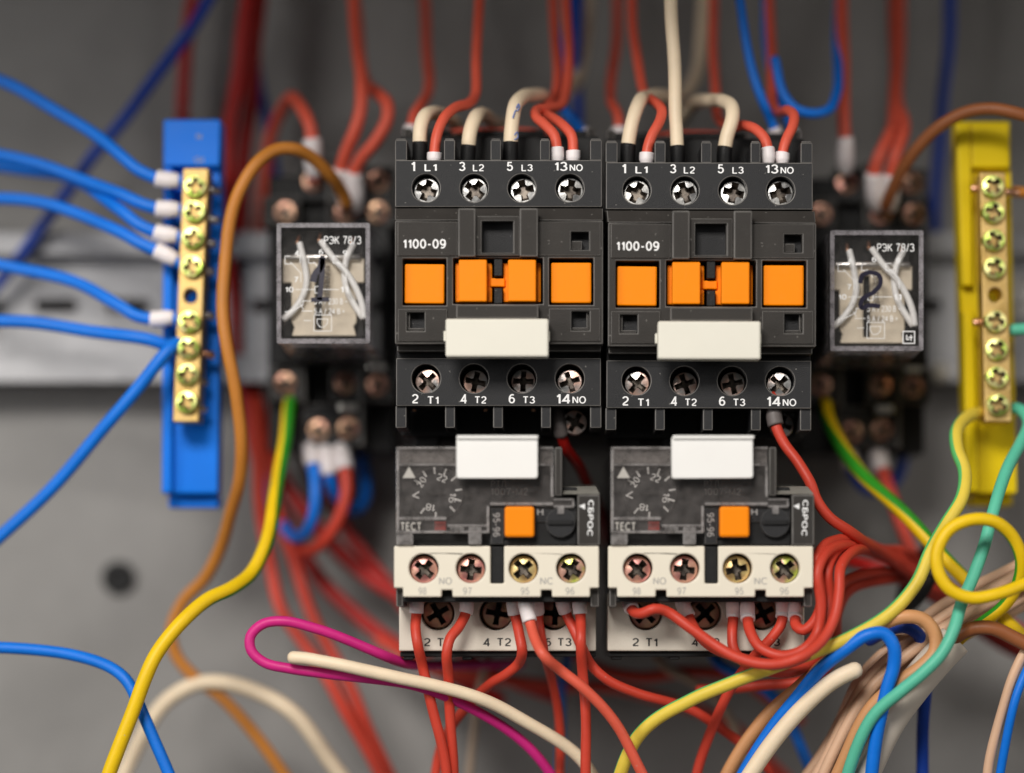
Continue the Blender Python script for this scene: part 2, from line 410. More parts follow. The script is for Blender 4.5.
# screws ---------------------------------------------------------------
def screw_mesh(name, r, mat, w=0.22, reach=0.76, deep=0.75, slot=False, h=0.6):
    """cross-recess screw head, radius r mm, facing -Y, top at the origin"""
    bm = bmesh.new(); n = 28
    V = lambda x, z, y: bm.verts.new(Vector((x, y, z)) * MM)
    o0 = [V(0.93 * r * math.cos(t), 0.93 * r * math.sin(t), 0.0) for t in [2 * math.pi * i / n for i in range(n)]]
    o1 = [V(r * math.cos(t), r * math.sin(t), 0.18 * r) for t in [2 * math.pi * i / n for i in range(n)]]
    o2 = [V(r * math.cos(t), r * math.sin(t), h * r + 0.5) for t in [2 * math.pi * i / n for i in range(n)]]
    a = w * r; b = reach * r
    if slot: pl = [(-a, -b), (a, -b), (a, b), (-a, b)]
    else:
        k = 1.45 * a
        pl = [(k*.8, -b), (a, -a*1.5), (a*1.5, -a), (b, -k*.8), (b, k*.8), (a*1.5, a), (a, a*1.5), (k*.8, b), (-k*.8, b), (-a, a*1.5), (-a*1.5, a), (-b, k*.8), (-b, -k*.8), (-a*1.5, -a), (-a, -a*1.5), (-k*.8, -b)]
    p0 = [V(x, z, -0.16 * r * (1 - math.hypot(x, z) / (0.95 * r))) for x, z in pl]
    p1 = [V(x * 0.6, z * 0.55, deep * r) for x, z in pl]
    es = []
    for lp in (o0, p0):
        for i in range(len(lp)): es.append(bm.edges.new((lp[i], lp[(i + 1) % len(lp)])))
    bmesh.ops.triangle_fill(bm, use_beauty=True, use_dissolve=False, edges=es)
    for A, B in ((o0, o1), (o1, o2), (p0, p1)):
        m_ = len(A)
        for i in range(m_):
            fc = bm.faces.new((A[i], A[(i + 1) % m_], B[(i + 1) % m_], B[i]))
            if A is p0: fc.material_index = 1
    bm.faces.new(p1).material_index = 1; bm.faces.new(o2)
    bmesh.ops.recalc_face_normals(bm, faces=bm.faces[:])
    me = bpy.data.meshes.new(name); bm.to_mesh(me); bm.free()
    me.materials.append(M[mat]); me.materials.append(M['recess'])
    return me
SCREW = {
    'contactor': screw_mesh('zinc_screw', 2.86, 'zinc', w=0.25, reach=0.8),
    'contactor_low': screw_mesh('copper_flecked_screw', 2.72, 'fleck', w=0.2, reach=0.82),
    'overload': screw_mesh('copper_tinted_screw', 2.95, 'coppery'),
    'overload_gold': screw_mesh('gold_screw', 2.95, 'gold'),
    'overload_green': screw_mesh('green_tinted_screw', 2.95, 'greenish'),
    'base': screw_mesh('large_copper_screw', 3.35, 'rose', w=0.17),
    'bar': screw_mesh('chromate_screw', 2.5, 'chromate', w=0.24),
    'socket': screw_mesh('rose_screw', 2.5, 'rose', w=0.22),
}
def screw(f, kind, px, py, d, ang=None, parent=None, tilt=0.0):
    o = bpy.data.objects.new('screw', SCREW[kind]); C.objects.link(o)
    o.parent = parent or f.root
    o.location = f.L(px, py, d)
    o.rotation_euler = (tilt + random.uniform(-0.09, 0.09), random.uniform(-0.8, 0.8) if ang is None else math.radians(ang), random.uniform(-0.09, 0.09))
    return o

# tubes ----------------------------------------------------------------
def spline(pts, step=0.9):
    """centripetal Catmull-Rom through metre points, sampled about every `step` mm"""
    p = [Vector(q) for q in pts]
    if len(p) == 2: p = [p[0], p[0].lerp(p[1], .5), p[1]]
    p = [p[0] * 2 - p[1]] + p + [p[-1] * 2 - p[-2]]
    out = []
    for i in range(1, len(p) - 2):
        a, b, c, d = p[i-1:i+3]
        t0 = 0; t1 = t0 + max((b - a).length, 1e-6) ** .5; t2 = t1 + max((c - b).length, 1e-6) ** .5; t3 = t2 + max((d - c).length, 1e-6) ** .5
        n = max(2, int((c - b).length / MM / step))
        for k in range(n):
            t = t1 + (t2 - t1) * k / n
            A1 = a * ((t1-t)/(t1-t0)) + b * ((t-t0)/(t1-t0)); A2 = b * ((t2-t)/(t2-t1)) + c * ((t-t1)/(t2-t1)); A3 = c * ((t3-t)/(t3-t2)) + d * ((t-t2)/(t3-t2))
            B1 = A1 * ((t2-t)/(t2-t0)) + A2 * ((t-t0)/(t2-t0)); B2 = A2 * ((t3-t)/(t3-t1)) + A3 * ((t-t1)/(t3-t1))
            out.append(B1 * ((t2-t)/(t2-t1)) + B2 * ((t-t1)/(t2-t1)))
    out.append(p[-2])
    return out

def tube_mesh(name, path, rad, n=14, stripe=None, twist=0.0, phase=0.0, caps=True, rnd=0.35):
    """rad: number or list of mm radii along path; stripe: fraction of the ring in the second material"""
    if not isinstance(rad, (list, tuple)): rad = [rad] * len(path)
    bm = bmesh.new(); rings = []
    up = None; L = 0
    idx = list(range(len(path)))
    pp, rr = list(path), list(rad)
    if caps:   # rounded ends
        t = (path[0] - path[1]).normalized(); e = rad[0] * MM * rnd
        pp = [path[0] + t * e, path[0] + t * e * .6] + pp; rr = [rad[0] * .45, rad[0] * .84] + rr
        t = (path[-1] - path[-2]).normalized(); e = rad[-1] * MM * rnd
        pp += [path[-1] + t * e * .6, path[-1] + t * e]; rr += [rad[-1] * .84, rad[-1] * .45]
    for i, c in enumerate(pp):
        a = pp[max(0, i - 1)]; b = pp[min(len(pp) - 1, i + 1)]
        t = (b - a).normalized()
        if up is None:
            up = Vector((0, -1, 0)) if abs(t.y) < 0.9 else Vector((0, 0, 1))
        up = (up - t * up.dot(t)).normalized()
        s = t.cross(up)
        if i: L += (c - pp[i - 1]).length / MM
        ring = []
        for k in range(n):
            an = phase + twist * L + 2 * math.pi * (k + 0.5) / n
            ring.append(bm.verts.new(c + (up * math.cos(an) + s * math.sin(an)) * rr[i] * MM))
        rings.append(ring)
    for A, B in zip(rings[:-1], rings[1:]):
        for k in range(n):
            fc = bm.faces.new((A[k], A[(k + 1) % n], B[(k + 1) % n], B[k])); fc.smooth = True
            if stripe and (k + 1) % n < stripe * n: fc.material_index = 1
    if caps:
        bm.faces.new(rings[0]); bm.faces.new(rings[-1])
    bmesh.ops.recalc_face_normals(bm, faces=bm.faces[:])
    me = bpy.data.meshes.new(name); bm.to_mesh(me); bm.free()
    return me

def cut(path, s0, s1):
    """piece of a path between arc lengths s0 and s1 (mm)"""
    out = []; L = 0
    for i in range(len(path) - 1):
        a, b = path[i], path[i + 1]; l = (b - a).length / MM
        if l < 1e-9: continue
        if L <= s0 < L + l: out.append(a.lerp(b, (s0 - L) / l))
        if out and L > s0 and L < s1: out.append(a.copy())
        if L < s1 <= L + l: out.append(a.lerp(b, (s1 - L) / l)); break
        L += l
    return out

def wire(label, mat, width, pts, ferrule=None, fmat='ferrule', tip=None, stripe=None, stripe_mat=None, twist=0.02, phase=0.0,
         group=None, name='wire', cat='wire', n=14, wob=0.2):
    """pts: (pixel x, pixel y, depth mm); width in pixels as seen at the first third of the wire;
    ferrule: (from px, to px, scale) along the start of the wire"""
    q = pts[len(pts) // 3]
    r = width / 2 / K * (D + q[2]) / D
    path = spline([P(*p) for p in pts])
    # small hand-bent irregularity
    ph = random.uniform(0, 6)
    path = [c + Vector((math.sin(i * 0.21 + ph), math.sin(i * 0.17 + 2 * ph), math.cos(i * 0.19 + ph))) * wob * MM * min(1, i / 12) for i, c in enumerate(path)]
    me = tube_mesh(name, path, r, n, stripe, twist, phase, rnd=0.8)
    o = new_obj(name, me, mat)
    if stripe_mat: me.materials.append(M[stripe_mat])
    tag(o, label, cat, group)
    if ferrule:
        a, b, k = ferrule[0] / K, ferrule[1] / K, ferrule[2]
        cp = cut(path, a, b)
        # resample evenly
        N = 10; Ls = [0]
        for u, v in zip(cp[:-1], cp[1:]): Ls.append(Ls[-1] + (v - u).length)
        rs = []
        for j in range(N + 1):
            t = Ls[-1] * j / N
            for i in range(len(cp) - 1):
                if Ls[i] <= t <= Ls[i + 1] + 1e-12:
                    rs.append(cp[i].lerp(cp[i + 1], (t - Ls[i]) / max(1e-9, Ls[i + 1] - Ls[i]))); break
        tp = 0.2 if k > 1.2 else 0.0
        rad = [r * k * (1 - tp + tp * min(1, j / 4)) for j in range(len(rs))]
        new_obj('ferrule', tube_mesh('ferrule', rs, rad, 20, rnd=0.03), fmat, o)
    if tip:   # bare strands beyond the start: list of points
        tp = spline([P(*p) for p in tip], 0.5)
        new_obj('bare_end', tube_mesh('bare_end', tp, r * 0.5, 8), 'copper', o)
    return o

def copy_tree(o, parent=None):
    c = o.copy(); C.objects.link(c); c.parent = parent
    for ch in list(o.children): copy_tree(ch, c)
    return c

# ================================================================== THE SETTING
bm = bmesh.new()
def world_box(name, mat, a, b, bevel=0, label=None):
    bm = bmesh.new()
    bmesh.ops.create_cube(bm, size=1)
    for v in bm.verts:
        v.co = Vector([(a[i] + b[i]) / 2 + v.co[i] * (b[i] - a[i]) for i in range(3)]) * MM
    return finish(bm, name, mat, None, bevel)
for nm, a, b in (('cabinet_back', (-260, 86, -220), (230, 90, 200)),
                 ('cabinet_top', (-260, -125, 172), (230, 86, 175)),
                 ('cabinet_side', (231, -60, -220), (234, 90, 200))):
    o = world_box(nm, 'paint', a, b); o['kind'] = 'structure'

# ---- fixings on the cabinet back
for lb, px, py, Y, m_, r in (('black rubber grommet in the cabinet back beside the yellow wire', 118, 578, 84.5, 'jet', 3.6),
                             ('small zinc bolt head below the rail beside the second relay', 941, 372, 68, 'tin', 2.2),
                             ('round zinc bolt head on the cabinet back right of the yellow bar', 1022, 296, 70, 'tin', 4.5)):
    f = Frame('grommet' if m_ == 'jet' else 'bolt', px, py, Y)
    tag(f.root, lb, 'grommet' if m_ == 'jet' else 'bolt')
    q = r * K
    bm = bmesh.new()
    bm_plate(bm, f, circ(px, py, q, 28), [circ(px, py, q * 0.5, 20)], 0, 1.5)
    finish(bm, 'rim', m_, f.root, 0.4)
    bm = bmesh.new(); bm_plate(bm, f, circ(px, py, q * 0.52, 20), [], 0.7 if m_ == 'jet' else -1.2, 1.45)
    finish(bm, 'core', m_, f.root, 0.3)
# ---- DIN rail behind relays and contactors
f = Frame('din_rail', 571, 306, 70)
tag(f.root, 'zinc plated top-hat rail running behind the relays and contactors', 'rail')
slots = [rrect(x, 299, x + 44, 313, 6) for x in range(-110, 1290, 72)]
plate(f, 'rail_web', 'rail', rect(-160, 255, 1340, 358), slots, 6, 7, 0)
boxes(f, 'rail_flange', 'rail', [(-160, 232, 1340, 254.6, 0, 1.2), (-160, 254.0, 1340, 258, 1.3, 6)], 0.2)
boxes(f, 'rail_flange', 'rail', [(-160, 358.4, 1340, 382, 0, 1.2), (-160, 355, 1340, 359, 1.3, 6)], 0.2)

# ================================================================== CONTACTORS
def make_contactor():
    f = Frame('contactor', 499, 283, 0)
    r = f.root
    # rear base with coil terminals
    boxes(f, 'base', 'jet', [(401, 136, 599, 436, 16, 70), (412, 130, 452, 137, 24, 50), (470, 129.5, 545, 137, 25, 50), (560, 130, 590, 137, 24, 50)], 0.4)
    for x0, x1 in ((403, 412), (587, 596)):
        boxes(f, 'coil_post', 'charcoal', [(x0, 128, x1, 140, 20, 40)], 0.3)
    # upper terminal plate
    hx = (426, 474, 521.8, 569.8)
    plate(f, 'terminal_plate', 'black', rect(395, 160, 602, 207), [circ(x, 188, 14) for x in hx], 0, 13, 0.22)
    plate(f, 'terminal_plate', 'black', rect(396, 358, 601, 406), [circ(x, 378.5, 14.4) for x in hx], 0, 13, 0.22)
    for x0, x1 in ((395, 407), (444, 455), (490.5, 501), (540, 550), (590, 602)):
        boxes(f, 'fin', 'black', [(x0, 140, x1, 160.4, 0.9, 14), (x0 + 1, 138.4, x1 - 1, 140.4, 1.4, 13)], 0.2)
    for x0, x1 in ((395.5, 406.5), (445, 455), (493, 503), (541, 551), (590, 601.5)):
        boxes(f, 'fin', 'black', [(x0, 405.6, x1, 428, 0.9, 14)], 0.25)
    for i, x in enumerate(hx):
        screw(f, 'contactor', x + 0.6 + (i == 2), 190.4, 2.2, [20, 38, -12, 8][i])
        screw(f, 'contactor_low', x + (1.5 if i < 3 else 0), 381.5 + (i % 2) * 0.5, 2.6, [45, 12, 2, -18][i], tilt=0.03)
    # well floors
    boxes(f, 'well_floor', 'jet', [(400, 165, 598, 204, 7, 9)], 0)
    boxes(f, 'well_floor', 'jet', [(400, 362, 598, 402, 7, 9)], 0)
    # front body with windows
    win = [rect(402.5, 258.5, 446.5, 305.5), rect(453, 258, 543, 304), rect(549, 258, 593.5, 305), rect(482, 221.5, 513, 252.5),
           rect(571, 232, 589, 250), rect(407, 312.5, 424.5, 331), rect(571.5, 311.5, 589.5, 330.5)]
    plate(f, 'body', 'charcoal', rect(395, 220.5, 603, 344), win, -6, 14, 0.22)
    # sloping shoulder above the body
    bm = bmesh.new()
    v = [bm.verts.new(f.L(*q)) for q in ((395, 208.5, -2.2), (603, 208.5, -2.2), (603, 220.2, -5.0), (395, 220.2, -5.0), (395, 208.5, 12), (603, 208.5, 12), (603, 220.2, 12), (395, 220.2, 12))]
    for q in ((0,1,2,3),(7,6,5,4),(0,4,5,1),(1,5,6,2),(2,6,7,3),(3,7,4,0)): bm.faces.new([v[i] for i in q])
    finish(bm, 'shoulder', 'charcoal', r, 0.2)
    boxes(f, 'window_floor', 'jet', [(400, 256, 596, 308, 3, 5)], 0)
    boxes(f, 'recess_floor', 'black', [(480, 219, 515, 255, -3.2, 0), (569, 230, 591, 252, -3.0, 0), (405, 310, 427, 333, -3.4, 0), (569, 309, 592, 333, -3.4, 0)], 0)
    # L-shaped lip inside the notch
    boxes(f, 'notch_lip', 'charcoal', [(571.3, 241, 582, 249.7, -5, -3.1)], 0.15)
    boxes(f, 'notch_lip', 'charcoal', [(407.3, 328, 424, 330.7, -5, -3.5), (407.3, 313, 410, 328, -5, -3.5)], 0.15)
    boxes(f, 'notch_lip', 'charcoal', [(572, 327.5, 589, 330.2, -5, -3.5), (586.5, 312, 589, 327.4, -5, -3.5)], 0.15)
    # two ribs and the frame between them
    for x0, x1 in ((458, 475.5), (519.5, 538)):
        boxes(f, 'rib', 'charcoal', [(x0, 208.2, x1, 256.5, -8.4, -5.6)], 0.3)
    plate(f, 'latch_frame', 'charcoal', rect(475.8, 216, 519.2, 255.5), [rect(481.5, 221, 513.5, 253)], -6.9, -5.7, 0.15)
    plate(f, 'nameplate_panel', 'charcoal', rect(397.5, 222, 457.5, 255.5), [], -6.35, -5.8, 0.12)
    plate(f, 'side_panel', 'charcoal', rect(538.6, 222, 600.5, 255.5), [rect(570.5, 231.5, 589.5, 250.5)], -6.35, -5.8, 0.12)
    plate(f, 'side_panel', 'charcoal', rect(398, 309, 447, 341), [rect(406.5, 312, 425, 331.5)], -6.35, -5.8, 0.12)
    plate(f, 'side_panel', 'charcoal', rect(549, 308.5, 600, 341), [rect(571, 311, 590, 331)], -6.35, -5.8, 0.12)
    boxes(f, 'crossbar', 'charcoal', [(456, 304.4, 538.5, 318.5, -8.6, -5.6)], 0.3)
    boxes(f, 'groove', 'jet', [(396.5, 343, 601, 359, 2.0, 14)], 0.2)
    boxes(f, 'groove_step', 'charcoal', [(397, 344.5, 446, 351.5, -2.5, 3)], 0.25)
    boxes(f, 'groove_step', 'charcoal', [(547, 344.5, 601, 351.5, -2.5, 3)], 0.25)
    # window mullions
    boxes(f, 'mullion', 'jet', [(494, 258.4, 502.5, 276, -5.4, 3)], 0.15)
    boxes(f, 'mullion', 'jet', [(494, 288, 502.5, 303.6, -5.4, 3)], 0.15)
    # orange contact indicators
    o = boxes(f, 'orange_indicator', 'orange', [(404.5, 264.5, 444.5, 304, -4.6, 3.2)], 0.35)
    o.rotation_euler[1] = math.radians(0.4)
    boxes(f, 'orange_indicator', 'orange', [(551, 262.5, 591.5, 303, -4.6, 3.2)], 0.35)
    boxes(f, 'orange_slider', 'orange', [(455, 262.5, 492.3, 302.3, -3.6, 3.2), (503, 262.5, 541, 302.3, -3.6, 3.2), (490, 278, 505, 286.8, -4.4, 2.5),
                                         (458.8, 259.5, 486.8, 301.6, -7.2, -3.5), (508, 259.5, 536, 301.4, -7.2, -3.5)], 0.3)
    # writing
    big = ((('1', 411.3, 415.2), ('3', 459, 465.4), ('5', 506.7, 513), ('13', 554.8, 567.5)), (('L1', 424.4, 436.8), ('L2', 472.8, 484), ('L3', 521.4, 532.8), ('NO', 569.6, 582.8)))
    for s, a, b in big[0]: text(f, s, a, 161.8, b, 171, -0.03, 'print', 'number_marking')
    for s, a, b in big[1]: text(f, s, a, 164.2, b, 171.2, -0.03, 'print', 'letter_marking')
    for s, a, b in (('2', 412, 418.4), ('4', 460, 466.6), ('6', 508.6, 515), ('14', 556.6, 570)): text(f, s, a, 394, b, 403.4, -0.03, 'print', 'number_marking')
    for s, a, b in (('T1', 427.8, 438.6), ('T2', 475, 486.4), ('T3', 523.2, 535), ('NO', 572.4, 586)): text(f, s, a, 396.2, b, 403.6, -0.03, 'print', 'letter_marking')
    text(f, '1100-09', 403.3, 239, 446, 248.6, -6.39, 'print', 'model_marking', off=0.19)
    # label holder
    lb = boxes(f, 'name_tag', 'label', [(445.5, 318.6, 548.5, 356.8, -11, -6.2)], 0.45)
    boxes(f, 'tag_clip', 'label', [(443.6, 331, 445.8, 341, -9, -7)], 0.1, lb)
    boxes(f, 'tag_clip', 'label', [(548.2, 331, 549.8, 341, -9, -7)], 0.1, lb)
    # lower clamp screw seen under the plate
    screw(f, 'contactor_low', 575, 422.5, 9, 30)
    return f
cf = make_contactor()
cf.root['label'] = 'black contactor marked 1100-09 nearest the blue terminal bar'
cf.root['category'] = 'contactor'; cf.root['group'] = 'black contactors side by side'
c2 = copy_tree(cf.root)
c2.location = P(499 + 210.6, 283 + 2.4, 0)
c2.rotation_euler[1] = math.radians(0.15)
c2['label'] = 'black contactor marked 1100-09 nearest the yellow terminal bar'
for ch in c2.children:
    if ch.name.startswith('name_tag'): ch.location.x -= 2.6 / K * MM
    if ch.name.startswith('screw'): ch.rotation_euler[1] += random.uniform(-0.6, 0.6)

# ================================================================== OVERLOAD RELAYS
def make_overload():
    f = Frame('overload_relay', 497, 546, -11)
    r = f.root
    # black housing
    plate(f, 'housing', 'jet', [(397, 449), (561, 449), (561, 487), (577, 487), (577, 545.5), (397, 545.5)], [], 3.0, 60, 0.3)
    boxes(f, 'housing_side', 'charcoal', [(554.5, 447, 562, 496, -0.5, 40)], 0.3)
    boxes(f, 'side_box', 'charcoal', [(577.3, 494.5, 600, 545.4, -0.4, 50)], 0.35)
    # pale grained ledge above the side box
    bm = bmesh.new()
    v = [bm.verts.new(f.L(*q)) for q in ((562.5, 486.5, 6), (596, 486.5, 6), (600, 494.2, 0.2), (562.5, 494.2, 0.2), (562.5, 486.5, 40), (596, 486.5, 40), (600, 494.2, 40), (562.5, 494.2, 40))]
    for q in ((0,1,2,3),(7,6,5,4),(0,4,5,1),(1,5,6,2),(2,6,7,3),(3,7,4,0)): bm.faces.new([v[i] for i in q])
    finish(bm, 'ledge', plastic('grained_grey_plastic', (0.26, 0.25, 0.22, 1), 0.7, 0.5, 0.6, 1200), r, 0.1)
    # switch bay
    boxes(f, 'switch_bay', 'jet', [(489, 506, 576.8, 545.3, 0.8, 3.1)], 0.2)
    boxes(f, 'bay_panel', 'black', [(491, 508, 503, 544, 0.3, 0.9), (534.5, 508, 576, 522, 0.4, 0.9)], 0.1)
    # dial under the cover
    bm = bmesh.new(); bm_plate(bm, f, circ(436.5, 493, 26.5, 40), [], 1.6, 3.0)
    dial = finish(bm, 'dial', 'black', r, 0.2)
    bm = bmesh.new()
    bm_plate(bm, f, [(436.5 - 10, 493 - 1.8), (436.5 + 10, 493 - 1.8), (436.5 + 10, 493 + 1.8), (436.5 - 10, 493 + 1.8)], [], 0.9, 1.6)
    finish(bm, 'dial_slot', 'jet', dial, 0.1)
    tk = []
    for a in (-150, -122, -95, -68, -40, -8, 18, 45, 92, 128): tk.append([(436.5 + q * math.cos(math.radians(a)), 493 + q * math.sin(math.radians(a))) for q in (20, 25)])
    strokes(f, 'dial_ticks', 'print', tk, 1.9, 1.55, dial)
    strokes(f, 'dial_pointer', 'print', [[(418.5, 492), (413, 495.5), (418.5, 498)]], 1.5, 1.54, dial)
    for s, x, y, ro in (('22', 442, 478, 22), ('20', 421.5, 482, -58), ('16', 452.5, 498, 100), ('18', 430.5, 507.5, 190)):
        text(f, s, x - 5, y - 3.6, x + 5, y + 3.6, 1.54, 'print', 'dial_number', ro, 0.17, dial)
    # printed triangle
    bm = bmesh.new(); bm.faces.new([bm.verts.new(f.L(x, y, -0.64)) for x, y in ((402.5, 478), (409, 466.5), (415.5, 478))])
    finish(bm, 'triangle_marking', 'greyprint', r)
    text(f, 'TECT', 400.8, 522.2, 421, 530.6, -0.64, 'greyprint', 'test_marking', off=0.19)
    boxes(f, 'test_strip', 'black', [(399, 520.5, 434, 532.6, 2.3, 3.1)], 0.05)
    boxes(f, 'red_flag', 'red_chip', [(434.4, 521.5, 446, 530.5, 1.4, 3.1)], 0.15)
    text(f, 'PTЛ', 491, 480, 506, 487, 2.9, 'dimprint', 'model_marking')
    text(f, '1007-M2', 491, 488, 528, 495.5, 2.9, 'dimprint', 'model_marking')
    # clear cover
    outer = [(396, 446.5), (553.5, 446.5), (553.5, 497), (574.5, 498.5), (574.5, 507.5), (489.5, 505.5), (489.5, 533.5), (396, 533.5)]
    cv = plate(f, 'clear_cover', 'smoke', outer, [], -0.6, 0.2, 0.15)
    rim = [rect(396.3, 446.8, 553.2, 449), rect(396.3, 449.2, 399, 533.2), rect(399.2, 463.8, 458, 465.6), rect(537, 463.5, 553, 465.6), rect(550.8, 465.8, 553.2, 497),
           rect(399.2, 516.8, 446.5, 520), rect(486.8, 505.8, 489.2, 533), rect(490, 502.4, 553, 505.2), rect(553.6, 498.6, 574.2, 500.4), rect(572, 500.6, 574.2, 507.2), rect(553.6, 505.4, 571.8, 507.3),
           rect(399.2, 530.6, 447, 533.2), rect(447.5, 524.5, 486.6, 526.6), rect(447.5, 530.6, 486.6, 533.2)]
    bm = bmesh.new()
    for q in rim: bm_plate(bm, f, q, [], -1.0, -0.62)
    finish(bm, 'cover_rim', 'smokerim', cv, 0.12)
    bm = bmesh.new()
    for q in (rect(399.3, 449.3, 457, 463.5), rect(537.5, 449.3, 553, 463.3)): bm_plate(bm, f, q, [], 0.25, 1.2)
    finish(bm, 'cover_band', 'smokerim', cv, 0.12)
    bm = bmesh.new()
    for q in (rect(396.5, 533.8, 413, 545), rect(468.5, 527, 481.5, 544.5), rect(450, 526.8, 464, 530.4)): bm_plate(bm, f, q, [], -0.9, 0.8)
    finish(bm, 'cover_tab', 'smokerim', cv, 0.2)
    # white blank label
    plate(f, 'name_tag', 'whitelabel', rrect(456.5, 436.5, 537.5, 478, 2.5), [], -3.8, -1.05, 0.35)
    boxes(f, 'tag_lip', 'whitelabel', [(456.5, 435.2, 538.2, 439, -4.5, -3.85)], 0.25)
    # orange reset button, knob and pointer
    boxes(f, 'orange_button', 'orange', [(504.6, 506.4, 534.3, 537, -2.4, 1)], 0.55)
    boxes(f, 'button_collar', 'jet', [(502.8, 504.8, 536.2, 538.8, 0.1, 1.2)], 0.2)
    bm = bmesh.new(); bm_plate(bm, f, circ(560.5, 522.5, 14.5, 40), [], -0.8, 1)
    kn = finish(bm, 'mode_knob', 'black', r, 0.35)
    bm = bmesh.new(); bm_plate(bm, f, rect(547.5, 520.3, 573.5, 524.6), [], -1.5, -0.7)
    finish(bm, 'knob_grip', 'jet', kn, 0.3)
    boxes(f, 'pointer_tab', 'smokerim', [(557.6, 507, 564, 514, -1.2, -0.85)], 0.1, kn)
    text(f, 'H', 537, 509, 543.5, 515, 0.36, 'dimprint', 'knob_marking')
    text(f, '95-96', 484.5, 521.2, 508.5, 528.4, 0.26, 'dimprint', 'side_marking', 90, 0.17)
    text(f, 'CБPOC', 572.5, 514.5, 608.5, 521.2, -0.44, 'print', 'reset_marking', 92, 0.19)
    bm = bmesh.new(); bm.faces.new([bm.verts.new(f.L(x, y, -0.44)) for x, y in ((578.8, 506), (585, 503.5), (585, 509.5))])
    finish(bm, 'arrow_marking', 'print', r)
    # cream auxiliary terminal block
    out = [(394, 546), (490.5, 546), (490.5, 583.5), (504, 583.5), (504, 546), (599, 546), (599, 588), (590, 588), (590, 597), (552, 597), (552, 590), (541, 590), (541, 597), (452.5, 597), (452.5, 590), (441.5, 590), (441.5, 597), (403, 597), (403, 588), (394, 588)]
    hx = (423.7, 470.7, 523.5, 571)
    tb = plate(f, 'terminal_block', 'cream', out, [circ(x, 568.3, 14.9) for x in hx], 0, 12, 0.3)
    boxes(f, 'block_core', 'jet', [(396, 547.5, 597, 586, 6, 50), (397, 586, 598, 602, 3, 50), (491, 546.5, 503.5, 583, 1.2, 6)], 0.2)
    boxes(f, 'block_corner', 'charcoal', [(396, 588.5, 403.2, 607, 2.5, 20)], 0.3)
    boxes(f, 'block_corner', 'charcoal', [(590.5, 588.5, 599, 607, 2.5, 20)], 0.3)
    for i, x in enumerate(hx): screw(f, ('overload', 'overload', 'overload_gold', 'overload_green')[i], x + random.uniform(-.4, .6), 569.5, 2.4, [40, 5, 48, 30][i])
    for s, x, y, w in (('NO', 445.5, 581, 13), ('NC', 546.5, 581, 13), ('98', 422.5, 591, 8), ('97', 467.5, 591, 9), ('95', 525, 591, 8.5), ('96', 570, 591, 9)):
        text(f, s, x - w / 2, y - 3.6, x + w / 2, y + 3.6, -0.03, 'greyprint', 'terminal_marking', parent=tb)
    # power terminal base
    bx = (437.5, 496, 553.5)
    pb = plate(f, 'power_terminal_plate', 'beige', rect(399, 593, 596, 651), [circ(x, 613.3, 17) for x in bx], 14, 26, 0.3)
    boxes(f, 'base_core', 'jet', [(401, 596, 594, 649, 19, 60), (400, 651.2, 596, 657, 15.5, 60), (403, 656.8, 414, 660, 16, 40), (462, 656.8, 472, 660, 16, 40), (585, 656.8, 594, 660, 16, 40)], 0.3)
    for i, x in enumerate(bx): screw(f, 'base', x + (0.5, 1.5, 2)[i], 613.5, 16.8, [-30, 10, 4][i])
    for s, a, b in (('2', 424, 430.4), ('T1', 437.6, 449), ('4', 482.8, 489.6), ('T2', 497.4, 511), ('6', 545, 551.2), ('T3', 558, 571.6)):
        text(f, s, a, 638, b, 646.2, 13.96, 'blackprint', 'terminal_marking', parent=pb, off=0.17)
    # copper prongs going up into the contactor
    for x in (414, 485.5, 533.5):
        boxes(f, 'prong', 'copper', [(x - 1.8, 406.5, x + 1.8, 411, 20, 22)], 0.1)
    for x in (426, 474, 522):
        boxes(f, 'prong_sleeve', 'jet', [(x - 12, 412, x + 12, 452, 32, 44)], 0.4)
    return f
of = make_overload()
of.root['label'] = 'overload relay with clear cover, white tag and orange button below the first contactor'
of.root['category'] = 'overload relay'; of.root['group'] = 'overload relays under the contactors'
o2 = copy_tree(of.root)
o2.location = P(497 + 214.2, 546, -11)
o2['label'] = 'overload relay with clear cover below the second contactor, red wires looping to the right'
for ch in o2.children:
    if ch.name.startswith('screw'): ch.rotation_euler[1] += random.uniform(-0.7, 0.7)
    if ch.name.startswith('name_tag'): ch.rotation_euler[1] += math.radians(-0.35)

